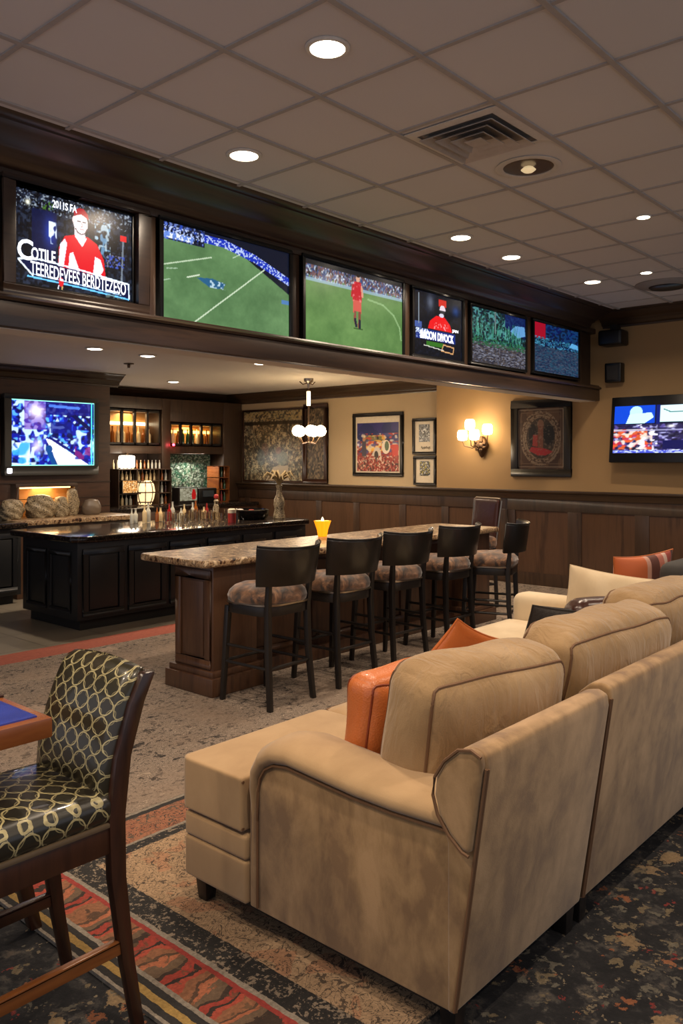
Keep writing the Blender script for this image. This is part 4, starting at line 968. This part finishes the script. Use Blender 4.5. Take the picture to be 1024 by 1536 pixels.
# -- module 3, chaise with far arm
t = thing('sofa_section', 'far cream sofa section with low square arm, the end nearest the bar stools', 'sofa', (4.9, 2.2, 0), 'sections of the tan sofa')
CR = M['cream']
MB().box(4.46, 5.40, 1.24, 2.95, .10, .30).build('base', CR, t, bevel=.02, seg=3)
MB().rbox((4.84, 2.20, .385), (.76, 1.62, .17), .045, (0, 0, .012)).build('seat_cushion', CR, t, smooth=80)
MB().rbox((5.32, 2.14, .40), (.20, 1.72, .50), .07, (0, 0, 0), 16).build('arm', CR, t, smooth=80)
MB().rbox((4.93, 1.22, .50), (.93, .20, .72), .06, (0, 0, 0), 14).build('back_frame', SU, t, smooth=80)
legs(t, [(4.52, 2.88), (5.34, 2.88), (4.52, 1.3), (5.34, 1.3)])

# ---------------- cushions lying on the sofa
def throw(name, c, size, rot, mat, label, cat='cushion', pinch=.07, seed=1, cord=None, group='throw cushions on the sofa'):
    t = thing(name, label, cat, (c[0], c[1], c[2] - size[1] / 2), group)
    MB().pillow(size[0], size[1], size[2], rot, c, pinch=pinch, seed=seed).build('cover', mat, t, smooth=80)
    m = MB(); m.X = Matrix.Translation(c) @ rot; pts = []; n = 14
    for sgn, ax in ((1, 0), (1, 1), (-1, 0), (-1, 1)):
        for i in range(n):
            u = -1 + 2 * i / n
            if ax == 0: p = (u * sgn, -sgn)
            else: p = (sgn, u * sgn)
            pts.append((size[0] / 2 * p[0] * (1 - pinch * (1 - p[1] ** 2)), 0, size[1] / 2 * p[1] * (1 - pinch * (1 - p[0] ** 2))))
    m.tube(pts, .0055, 6, loop=True, up=Vector((0, 1, 0))).build('piping', cord or mat, t)
    return t
t = thing('throw_cushion', 'glossy orange leather box cushion leaning against the nearest back cushion', 'cushion', (2.28, 1.66, .53), 'throw cushions on the sofa')
c, sz, ro = (2.30, 1.735, .70), (.46, .15, .37), Rz(-12) @ Rx(10)
soft(c, sz, .055, (.015, .03, .02), 20, ro, .005, 12, 'cover', M['orange'], t, rad=.0045, nm='seam', pm=flat('dark_orange_seam', '7a3010', .5))
throw('throw_cushion', (3.34, 2.20, .655), (.34, .34, .12), Rz(-25) @ Rx(28) @ Ry(28), M['orange'], 'orange leather cushion standing on its corner further along the sofa, behind the nearest one', seed=4, pinch=.10)
throw('throw_cushion', (4.98, 2.16, .675), (.54, .44, .22), Rz(-68) @ Rx(-14) @ Ry(8), M['cream'], 'large cream cushion leaning on the far sofa arm', seed=5, pinch=.06)
throw('throw_cushion', (5.93, 2.33, .695), (.58, .47, .16), Rz(-22) @ Rx(10) @ Ry(-3), M['stripes'], 'orange cushion with white, brown and red stripes at the far right', seed=6, pinch=.10, cord=M['orange'])
throw('throw_cushion', (4.16, 2.10, .635), (.38, .34, .22), Rz(-40) @ Rx(20) @ Ry(8), M['fur'], 'black furry cushion lying half hidden behind the second back cushion', seed=7)
t = thing('bolster', 'shiny brown leather bolster beside the black furry cushion', 'cushion', (4.35, 1.93, .50), 'throw cushions on the sofa')
MB().rbox((4.40, 1.94, .675), (.44, .20, .28), .07, (.01, .01, .02), 14, Rz(-35) @ Ry(4), .003, 2).build('cover', M['brown_leather'], t, smooth=80)
# dark armchair beyond
t = thing('armchair', 'dark charcoal armchair back at the right edge beyond the striped cushion', 'armchair', (6.15, 2.4, 0))
MB().rbox((6.15, 2.04, .56), (.80, .22, .66), .08).build('back', flat('charcoal_fabric', '35322f', .8), t); MB().rbox((6.15, 2.55, .36), (.78, .78, .24), .06).build('seat', flat('charcoal_seat_fabric', '35322f', .8), t)
for x in (5.85, 6.45):
    for y in (2.0, 2.85): MB().bar((x, y, 0), (x, y, .26), .04, .04).build('leg', M['black_wood'], t)

# ================================================================== PATTERNED CHAIR AND TABLE
t = thing('counter_chair', 'dark wood counter chair upholstered in gold ring patterned fabric, by the table corner', 'chair', (1.1, 2.15, 0))
CW = M['wood_chair']
def strip(P, wd, name, mat, par, bev=.006):
    return MB().loft([[(p[0] - a / 2, p[1] - b / 2, p[2]), (p[0] + a / 2, p[1] - b / 2, p[2]), (p[0] + a / 2, p[1] + b / 2, p[2]), (p[0] - a / 2, p[1] + b / 2, p[2])] for p, (a, b) in zip(P, wd)]).build(name, mat, par, bevel=bev, smooth=50)
for y in (1.965, 2.335):
    strip([(1.355, y, 0), (1.315, y, .22), (1.285, y, .45), (1.280, y, .62), (1.300, y, .78), (1.345, y, .92), (1.385, y, 1.0)], [(.036, .030), (.042, .034), (.050, .036), (.055, .036), (.052, .036), (.050, .036), (.046, .036)], 'leg', CW, t, .012)
    strip([(.84, y, 0), (.85, y, .3), (.86, y, .58)], [(.034, .032), (.04, .036), (.045, .04)], 'leg', CW, t)
    MB().bar((.85, y, .27), (1.31, y, .27), .03, .03).box(.86, 1.30, y - .011, y + .011, .235, .275).build('stretcher', M['wood_rail'] if y < 2 else CW, t, bevel=.004)
MB().box(.86, 1.29, 1.955, 1.98, .525, .60).box(.86, 1.29, 2.32, 2.345, .525, .60).box(.85, .875, 1.96, 2.34, .525, .60).box(1.265, 1.29, 1.96, 2.34, .525, .60).build('seat_frame', CW, t, bevel=.005)
m = MB().box(.845, 1.285, 1.950, 2.35, .598, .612); m.build('nail_trim', flat('braid_trim', '5a4a36', .6), t, bevel=.004)
MB().rbox((1.06, 2.15, .645), (.46, .40, .085), .035, (0, 0, .02), 18).build('seat_cushion', M['rings_seat'], t, smooth=80)
rr = []
for z, xc, th in ((.655, 1.262, .03), (.67, 1.262, .044), (.75, 1.272, .055), (.85, 1.298, .058), (.93, 1.328, .056), (.985, 1.354, .05), (1.012, 1.368, .036), (1.02, 1.374, .012)):
    hw = .183 if z < 1.0 else .175
    rr.append([(xc + th * b * .5 * (1.0 + .25 * (1 - a * a)), 2.15 + hw * a, z - .012 * (a * a) * (1 if z > 1 else 0)) for a, b in [(-1, -.7), (-.8, -1), (-.4, -1), (0, -1), (.4, -1), (.8, -1), (1, -.7), (1, .7), (.8, 1), (.4, 1), (0, 1), (-.4, 1), (-.8, 1), (-1, .7)]])
MB().loft(rr).build('back_cushion', M['rings_back'], t, smooth=80)
# table
t = thing('pub_table', 'high wooden table with painted blue screen reflection on its glossy top at the left edge', 'table', (.7, 2.5, 0))
MB().box(.02, 1.155, 2.07, 3.05, .845, .90).build('apron', M['wood_table'], t, bevel=.006)
tt = NT('blue_screen_reflection'); v = tt.coord(); MT = tt.fin(tt.mix(tt.noise(v, 6, 4, .5, 1), '1a1a50', '3d55c4'), .16, 0, Coat_Weight=.5)  # glow of the screens reflected in the wood top, painted as blue colour
MB().box(.05, 1.125, 2.10, 3.02, .899, .904).build('table_reflection', MT, t)
MB().box(.02, 1.155, 2.35, 2.362, .9, .9055).build('inlay_line', M['wood_chair'], t)
strip([(1.40, 2.63, .012), (1.34, 2.63, .25), (1.08, 2.63, .845)], [(.04, .04), (.05, .05), (.06, .06)], 'leg', CW, t)
strip([(.15, 2.63, .012), (.18, 2.63, .25), (.25, 2.63, .845)], [(.04, .04), (.05, .05), (.06, .06)], 'leg', CW, t)
MB().box(.24, 1.2, 2.615, 2.645, .50, .54).build('stretcher', CW, t, bevel=.004)
# ================================================================== BACK BAR
# blue television in its frame
t = thing('bar_television', 'television behind the bar showing a bright blue bar scene, in a grey frame', 'television', (5.3, 9.6, 1.41))
x0, x1, z0, z1 = 4.68, 5.95, 1.41, 2.40
m = MB(); m.box(x0, x1, 9.5, 9.6, z0, z0 + .12).box(x0, x1, 9.5, 9.6, z1 - .06, z1).box(x0, x0 + .09, 9.5, 9.6, z0 + .12, z1 - .06).box(x1 - .05, x1, 9.5, 9.6, z0 + .12, z1 - .06).build('frame', flat('tv_frame_grey', '3c3b38', .5), t, bevel=.008)
A = Img(170, 120, (.05, .08, .55)); A.speck(0, 1, 0, 1, [(.04, .05, .4), (.1, .25, .85), (.35, .7, .95), (.02, .02, .2), (.8, .92, 1)], 28, 22, 4, .62, .85)
A.rect(.15, .40, .55, 1, (.4, .2, .6), .6); A.glow(.29, .83, .09, .10, (1, .98, 1)); A.glow(.3, .3, .07, .12, (.85, .8, 1), .9); A.rect(.4, 1, .78, .98, (.05, .05, .4), .8); A.line([(.45, .92), (.8, .90)], .015, (.3, .5, .9), .8)
A.poly([(.40, .42), (.46, .40), (.92, .02), (.9, 0), (.55, 0)], (.92, .93, 1)); A.line([(.45, .43), (.90, .08)], .014, (.05, .06, .4)); A.poly([(.70, .78), (.98, .5), (.98, .58), (.76, .8)], (.02, .03, .25)); A.rect(.46, .72, .50, .68, (.05, .08, .45), .7)
A.speck(0, .22, .0, .35, [(.85, .95, 1), (.2, .6, .9)], 16, 14, 8, .45, .9); A.ell(.44, .26, .04, .06, (.05, .25, .5)); A.poly([(.41, .22), (.48, .22), (.53, .02), (.47, .02)], (.03, .25, .5)); A.speck(.75, .95, .1, .3, [(.05, .1, .5), (.5, .1, .4)], 20, 16, 5, .5, .8)
A.line([(.0, .995), (1, .995), (.995, .005), (0, .005)], .006, (.6, 1, .9)); A.line([(.965, 0), (.965, 1)], .004, (.3, 1, .9))
picture('screen', A, ((x0 + x1) / 2 + .02, 9.53, (z0 + z1) / 2 + .03), (x1 - x0 - .14, 0, 0), (0, 0, z1 - z0 - .18), t, strength=1.3)
MB().rbox((4.74, 9.50, 1.47), (.06, .02, .06), .009, n=6).build('power_lamp', emit('white_led', 'f0e8ff', 6), t)
# lit niche with ornaments
S('trim_24', MB().box(4.80, 5.62, 9.46, 9.6, 1.27, 1.31).box(4.80, 4.84, 9.46, 9.6, .90, 1.27).box(5.58, 5.62, 9.46, 9.6, .90, 1.27), M['wood_v'], bevel=.004)
MBN = MB().box(4.84, 5.58, 9.59, 9.605, .9, 1.27)
S('trim_25', MBN, flat('niche_back', 'a8743c', .6))
t = thing('niche_light', 'thin warm light strip under the top of the niche', 'light', (5.2, 9.55, 1.26)); MB().box(4.88, 5.54, 9.50, 9.53, 1.25, 1.265).build('light_strip', emit('warm_strip', 'ffc070', 5), t)
light('AREA', (5.2, 9.50, 1.245), 3, t, size=.3, color=(1, .65, .3))
S('trim_26', MB().box(-3, 6.18, 9.585, 9.6, 1.31, 1.325).box(-3, 6.18, 9.59, 9.6, 1.11, 1.118).box(-3, 6.18, 9.59, 9.6, .99, .998), M['wood_h'])
def ornament(c, r, h, label, mat=None, name='stone_ornament', seg=14, lump=.12):
    m = MB(); rr = []; rnd = random.Random(int(c[0] * 100)); p1 = rnd.uniform(0, 6); p2 = rnd.uniform(0, 6)
    for i in range(15):
        z = i / 14; s_ = r * (.75 + .35 * math.sin(z * 3.0 + .4)) * (1 if i < 14 else .35)
        rr.append([(c[0] + s_ * (1 + lump * math.sin(3 * a + p1 + 5 * z) + lump * math.sin(7 * a + 21 * z)) * math.cos(a), c[1] + s_ * .7 * (1 + lump * math.sin(5 * a + p2 + 17 * z)) * math.sin(a), c[2] + h * z) for a in [2 * PI * k / 36 for k in range(36)]])
    o = m.loft(rr).build(name, mat or M['antler'], smooth=80); return tag(o, label, 'ornament', 'carved ornaments on the back counter')
ornament((4.66, 9.30, .90), .13, .24, 'lumpy carved ornament left of the lit niche')
ornament((5.06, 9.36, .90), .17, .28, 'large lumpy carved ornament in front of the lit niche'); ornament((5.33, 9.36, .90), .09, .25, 'carved ornament just right of the largest one in the niche')
ornament((5.52, 9.42, .90), .075, .34, 'tall carved ornament at the right side of the niche'); ornament((5.78, 9.40, .90), .12, .20, 'squat grey jar right of the niche', flat('grey_jar', '6b5d4e', .4), 'stone_jar', lump=.02)
# frames of the alcove cabinetry
m = MB(); Yf = 10.8
for a, b, z0, z1 in ((6.18, 6.93, .9, 2.58), (9.17, 9.58, .9, 2.58), (7.90, 8.06, .9, 2.575), (6.93, 9.17, 2.40, 2.58), (6.93, 9.17, 1.70, 1.82), (8.06, 9.17, 2.22, 2.40)): m.box(a, b, Yf - (.01 if z1 - z0 > 1 else 0), 11.2, z0, z1)
S('trim_27', m, M['wood_v'], bevel=.006)
BT = []
def bottle_mesh(r, h, neck, mat, nm='bottle'):
    return MB().lathe([(.001, 0), (r, 0), (r, h * .55), (r * .9, h * .62), (r * neck, h * .74), (r * neck, h * .97), (r * neck * 1.2, h * .97), (r * neck * 1.2, h), (.001, h)], (0, 0, 0), 12).build(nm, mat)
cols = [('amber_bottle', '8a4a14', .12), ('green_bottle', '1e3d22', .12), ('clear_bottle', 'b9b7a8', .08), ('brown_bottle', '3a1f10', .12), ('red_bottle', '8c1c18', .15), ('pale_bottle', 'd0b88a', .15)]
for nm, c_, ro_ in cols:
    for r, h, nk in ((.038, .30, .38), (.045, .26, .42)):
        o = bottle_mesh(r, h, nk, flat(nm, c_, ro_, Coat_Weight=.5)); BT.append(o)
used = set()
def put_bottle(x, y, z, label, group, k=None, scale=1.0):
    k = random.randrange(len(BT)) if k is None else k
    o = BT[k] if k not in used else BT[k].copy()
    if k in used: COL.objects.link(o)
    used.add(k); o.location = (x, y, z); o.scale = (scale,) * 3; tag(o, label, 'bottle', group); return o
def glass_cabinet(x0, x1, z0, z1, n, label, glowc, strength):
    t = thing('glass_cabinet', label, 'cabinet', ((x0 + x1) / 2, 11.0, z0), 'lit glass fronted cabinets')
    MB().box(x0, x1, 11.12, 11.15, z0, z1).build('back_panel', flat('cabinet_lining', 'b07c42', .5), t)
    MB().box(x0, x1, 10.86, 11.15, z0, z0 + .03).box(x0, x1, 10.86, 11.15, z1 - .03, z1).box(x0, x0 + .02, 10.86, 11.15, z0, z1).box(x1 - .02, x1, 10.86, 11.15, z0, z1).build('case', M['wood_v'], t)
    zt = z0 + (z1 - z0) * .58
    MB().box(x0 + .03, x1 - .03, 11.08, 11.11, zt, zt + .045).build('light_strip', emit('cabinet_strip', glowc, strength), t)
    light('AREA', ((x0 + x1) / 2, 11.02, z1 - .05), 4, t, size=.3, color=(1, .72, .38))
    w_ = (x1 - x0) / n
    for i in range(n):
        a = x0 + i * w_; m = MB()
        m.box(a, a + .02, 10.82, 10.86, z0, z1).box(a + w_ - .02, a + w_, 10.82, 10.86, z0, z1).box(a, a + w_, 10.82, 10.86, z0, z0 + .03).box(a, a + w_, 10.82, 10.86, z1 - .03, z1)
        m.build('door_frame', M['black_wood'], t)
    return t
glass_cabinet(6.95, 7.88, 1.84, 2.38, 4, 'left lit cabinet with four dark framed glass doors above the bottle rack', 'ffe9bd', 5)
glass_cabinet(8.08, 9.15, 1.84, 2.20, 5, 'right lit cabinet with five narrow dark framed doors', 'ffc25a', 4)
for i in range(9): put_bottle(7.03 + i * .095, 11.0, 1.87, 'bottle inside the left lit cabinet', 'bottles in the left lit cabinet', random.choice([0, 1, 10, 11]), .85)
for i in range(10): put_bottle(8.15 + i * .10, 10.98, 1.87, 'bottle inside the right lit cabinet', 'bottles in the right lit cabinet', random.choice([0, 1, 6, 10, 2]), .8)
# rack left
t = thing('bottle_rack', 'open rack crammed with bottles under the left lit cabinet', 'shelf', (7.45, 10.7, .9))
MB().box(6.95, 7.90, 10.98, 11.0, .9, 1.46).build('back_panel', M['mosaic'], t)
for z in (.9, 1.08, 1.27, 1.45): MB().box(6.95, 7.90, 10.55, 11.0, z, z + .015).build('shelf', M['wood_v'], t)
for x in (6.94, 7.26, 7.66, 7.89): MB().box(x, x + .015, 10.55, 11.0, .9, 1.46).build('divider', M['wood_v'], t)
for r, z in enumerate((.915, 1.095, 1.285)):
    for i in range(13):
        if 7.28 < 6.99 + i * .072 < 7.65 and r < 2: continue
        put_bottle(6.99 + i * .072, 10.64, z, 'bottle standing in the open rack', 'bottles in the open rack', random.choice([4, 5, 10, 11, 0, 6, 4, 10]), .55)
        if r == 2: put_bottle(7.0 + i * .07, 10.78, 1.466, 'bottle on top of the open rack', 'bottles on the open rack', random.choice([4, 5, 10, 2, 0, 6]), .45)
t = thing('barrel_lantern', 'small lit barrel shaped display with dark hoops in the middle of the rack', 'lantern', (7.46, 10.62, .915))
MB().lathe([(.09, 0), (.13, .09), (.15, .2), (.13, .31), (.09, .37), (.001, .37)], (7.46, 10.62, .915), 20).build('body', emit('lantern_glow', 'ffd9a0', 1.1), t)
m = MB()
for z, r in ((.04, .115), (.19, .155), (.34, .115)): m.tube([(7.46 + r * math.cos(a), 10.62 + r * math.sin(a), .915 + z) for a in [2 * PI * k / 24 for k in range(24)]], .009, 6, loop=True)
for q in range(8):
    a = q * PI / 4 + .2; m.tube([(7.46 + r * math.cos(a), 10.62 + r * math.sin(a), .915 + z) for r, z in ((.10, .01), (.137, .09), (.156, .19), (.137, .3), (.1, .36))], .008, 6)
m.build('hoops', M['wood_chair'], t)
t = thing('light_box', 'small warm backlit picture box at the left of the bottle rack', 'lamp', (7.10, 10.5, 1.09))
MB().box(6.97, 7.24, 10.50, 10.54, 1.10, 1.30).build('case', M['black_wood'], t)
A = Img(50, 40, (.85, .62, .36)); A.speck(0, 1, 0, 1, [(.95, .85, .65), (.35, .2, .1), (.7, .45, .2)], 16, 12, 3, .6, .8); picture('lit_picture', A, (7.105, 10.497, 1.20), (.25, 0, 0), (0, 0, .18), t, strength=1.1)
t = thing('white_lantern', 'bright white square lantern over the rack, left of the opening', 'lamp', (7.2, 10.75, 1.48))
MB().rbox((7.21, 10.74, 1.575), (.25, .10, .19), .03, n=8).build('shade', emit('white_lantern_glow', 'fff6e4', 6), t); MB().box(7.19, 7.23, 10.72, 10.76, 1.66, 1.71).build('cap', M['bronze'], t)
light('POINT', (7.21, 10.55, 1.58), 5, t, size=.08, color=(1, .9, .75))
t = thing('red_lamp', 'tiny red indicator lamp glowing between the two lit cabinets', 'light', (8.1, 10.75, 1.83)); MB().rbox((8.10, 10.76, 1.845), (.04, .04, .04), .018, n=6).build('bulb', emit('red_led', 'ff3040', 16), t)
light('POINT', (8.1, 10.66, 1.845), .7, t, size=.03, color=(1, .1, .12))
# mirror opening at right
t = thing('mirror_panel', 'mottled green and white mirror panel in the opening under the right lit cabinet', 'mirror', (8.6, 11.1, .9))
A = Img(110, 100, (.35, .42, .36)); A.speck(0, 1, 0, 1, [(.62, .70, .62), (.18, .28, .20), (.85, .90, .84), (.12, .14, .12), (.45, .5, .42), (.06, .3, .2)], 34, 30, 6, .6, .75); A.speck(0, 1, 0, 1, [(.8, .85, .8), (.1, .1, .1)], 70, 60, 61, .68, .8)
MB().box(8.08, 9.16, 11.12, 11.15, .92, 1.70).build('backing', M['black_wood'], t); picture('mirror_face', A, (8.62, 11.115, 1.31), (1.04, 0, 0), (0, 0, .76), t, 'print')
light('AREA', (8.6, 10.9, 1.66), 9, t, size=.4, color=(1, .92, .78), rot=(math.radians(-25), 0, 0))
t = thing('display_box', 'pale boxed display with a red figure shape on the back counter', 'box', (8.2, 10.6, .9))
MB().box(8.02, 8.40, 10.52, 10.70, .9, 1.16).build('case', M['black_wood'], t); A = Img(50, 40, (.62, .60, .5)); A.speck(0, 1, 0, 1, [(.8, .78, .68), (.4, .36, .28)], 14, 12, 3, .6, .6); A.poly([(.7, .1), (.68, .5), (.74, .9), (.86, .9), (.94, .5), (.9, .1)], (.75, .1, .1)); picture('front', A, (8.21, 10.517, 1.05), (.34, 0, 0), (0, 0, .2), t, strength=.6)
t = thing('cash_register', 'black box shaped till on the back counter below the mirror', 'till', (8.6, 10.6, .9)); MB().box(8.44, 8.82, 10.55, 10.85, .9, 1.14).build('body', M['black_metal'], t, bevel=.015); MB().box(8.52, 8.74, 10.53, 10.56, 1.0, 1.1).build('display', flat('till_display', '3b4248', .2), t)
t = thing('side_shelf', 'narrow wooden tower shelf beside the mirror', 'shelf', (9.0, 10.7, .9))
MB().box(8.90, 8.92, 10.6, 10.9, .9, 1.5).box(9.12, 9.14, 10.6, 10.9, .9, 1.5).box(8.92, 9.12, 10.88, 10.9, .9, 1.5).build('case', M['wood_table'], t)
for z in (.9, 1.1, 1.3, 1.49): MB().box(8.9, 9.14, 10.6, 10.9, z, z + .012).build('shelf', M['wood_table'], t)
for z in (.915, 1.115, 1.315):
    for i in range(3): put_bottle(8.96 + i * .065, 10.68, z, 'small bottle in the narrow wooden tower shelf', 'bottles in the tower shelf', random.choice([2, 3, 10, 0, 8]), .55)
# things on the long dark worktop
Z = .892
def tumbler(): return MB().lathe([(.001, 0), (.032, 0), (.038, .10), (.035, .10), (.030, .012), (.001, .012)], (0, 0, 0), 14)
gm = NT('clear_glass').fin('f2ece0', .02, 0, Transmission_Weight=1.0, IOR=1.4)
g0 = tumbler().build('drinking_glass', gm); first = True
for i in range(20):
    o = g0 if first else g0.copy()
    if not first: COL.objects.link(o)
    first = False; o.location = (5.60 + (i % 7) * .125 + .02 * (i % 3), 7.24 + (i // 7) * .19, Z); o.scale = (1, 1, 1 + .35 * ((i * 7) % 4) / 3); tag(o, 'clear glass tumbler in the cluster on the dark worktop', 'glass', 'glass tumblers on the dark worktop')
for i, (x, y, k, s_) in enumerate([(5.30 + .085 * j, 7.80 + .05 * (j % 2), [4, 5, 10, 4, 0, 11, 8][j % 7], .55 + .06 * ((j * 5) % 4)) for j in range(15)]): put_bottle(x, y, Z, 'short bottle standing behind the tumblers on the dark worktop', 'short bottles on the dark worktop', k, s_)
t = thing('red_candle', 'red and white candle jar right of the tumblers', 'candle', (6.1, 7.3, .89)); MB().lathe([(.001, 0), (.045, 0), (.045, .11), (.001, .11)], (6.12, 7.06, Z), 16).build('jar', flat('red_jar', '9a2a22', .3), t); MB().lathe([(.001, .11), (.046, .11), (.046, .15), (.03, .16), (.001, .16)], (6.12, 7.06, Z), 16).build('lid', flat('cream_lid', 'd8c8ac', .4), t)
t = thing('figurine', 'small red topped figurine on the dark worktop, left of the black tray', 'figurine', (6.3, 7.3, .89)); MB().lathe([(.001, 0), (.06, 0), (.05, .04), (.03, .10), (.035, .15), (.02, .18), (.03, .22), (.001, .26)], (6.36, 7.62, Z), 14).build('body', M['antler'], t); MB().rbox((6.36, 7.62, Z + .27), (.05, .05, .06), .02, n=6).build('red_top', flat('figurine_red', 'a8302a', .4), t)
t = thing('serving_tray', 'black round serving tray with glinting rim on the dark worktop', 'tray', (6.65, 7.3, .89))
MB().lathe([(.001, 0), (.20, 0), (.23, .05), (.235, .11), (.21, .12), (.19, .05), (.001, .03)], (6.66, 7.36, Z), 32).build('tray_body', flat('black_gloss', '0d0c0d', .12), t)
for i in range(7):
    a = i * .9; o = MB().rbox((0, 0, 0), (.07, .07, .05), .02, n=6).build('napkin_bundle', flat('red_napkin' if i % 2 else 'white_napkin', 'b0453c' if i % 2 else 'c9c0b4', .6)); o.location = (6.62 + .10 * math.cos(a), 7.36 + .1 * math.sin(a), Z + .055 + .02 * (i % 3)); tag(o, ('red' if i % 2 else 'pale') + ' crumpled napkin lying in the black tray', 'napkin', 'red napkins in the tray' if i % 2 else 'pale napkins in the tray')
t = thing('palm_vase', 'tall speckled vase with dried leaves at the far end of the dark worktop', 'vase', (6.88, 7.22, .89))
MB().lathe([(.001, 0), (.075, 0), (.07, .05), (.055, .12), (.07, .17), (.06, .24), (.035, .29), (.03, .36), (.045, .40), (.001, .41)], (6.98, 7.18, Z), 20).build('vase_body', M['antler'], t)
for i in range(16):
    a = i * 2.4; L = .13 + .09 * random.random()
    pts = [Vector((6.98, 7.18, Z + .39)), Vector((6.98 + .3 * L * math.cos(a), 7.18 + .3 * L * math.sin(a), Z + .39 + .6 * L)), Vector((6.98 + .8 * L * math.cos(a), 7.18 + .8 * L * math.sin(a), Z + .40 + .8 * L)), Vector((6.98 + 1.1 * L * math.cos(a), 7.18 + 1.1 * L * math.sin(a), Z + .38 + .6 * L))]
    MB().tube(pts, [.004, .016, .014, .003], 6).build('leaf', flat('dried_leaf', '8f7a52', .7) if i == 0 else bpy.data.materials['dried_leaf'], t)
for k_, o in enumerate(BT):
    if k_ not in used: bpy.data.objects.remove(o)
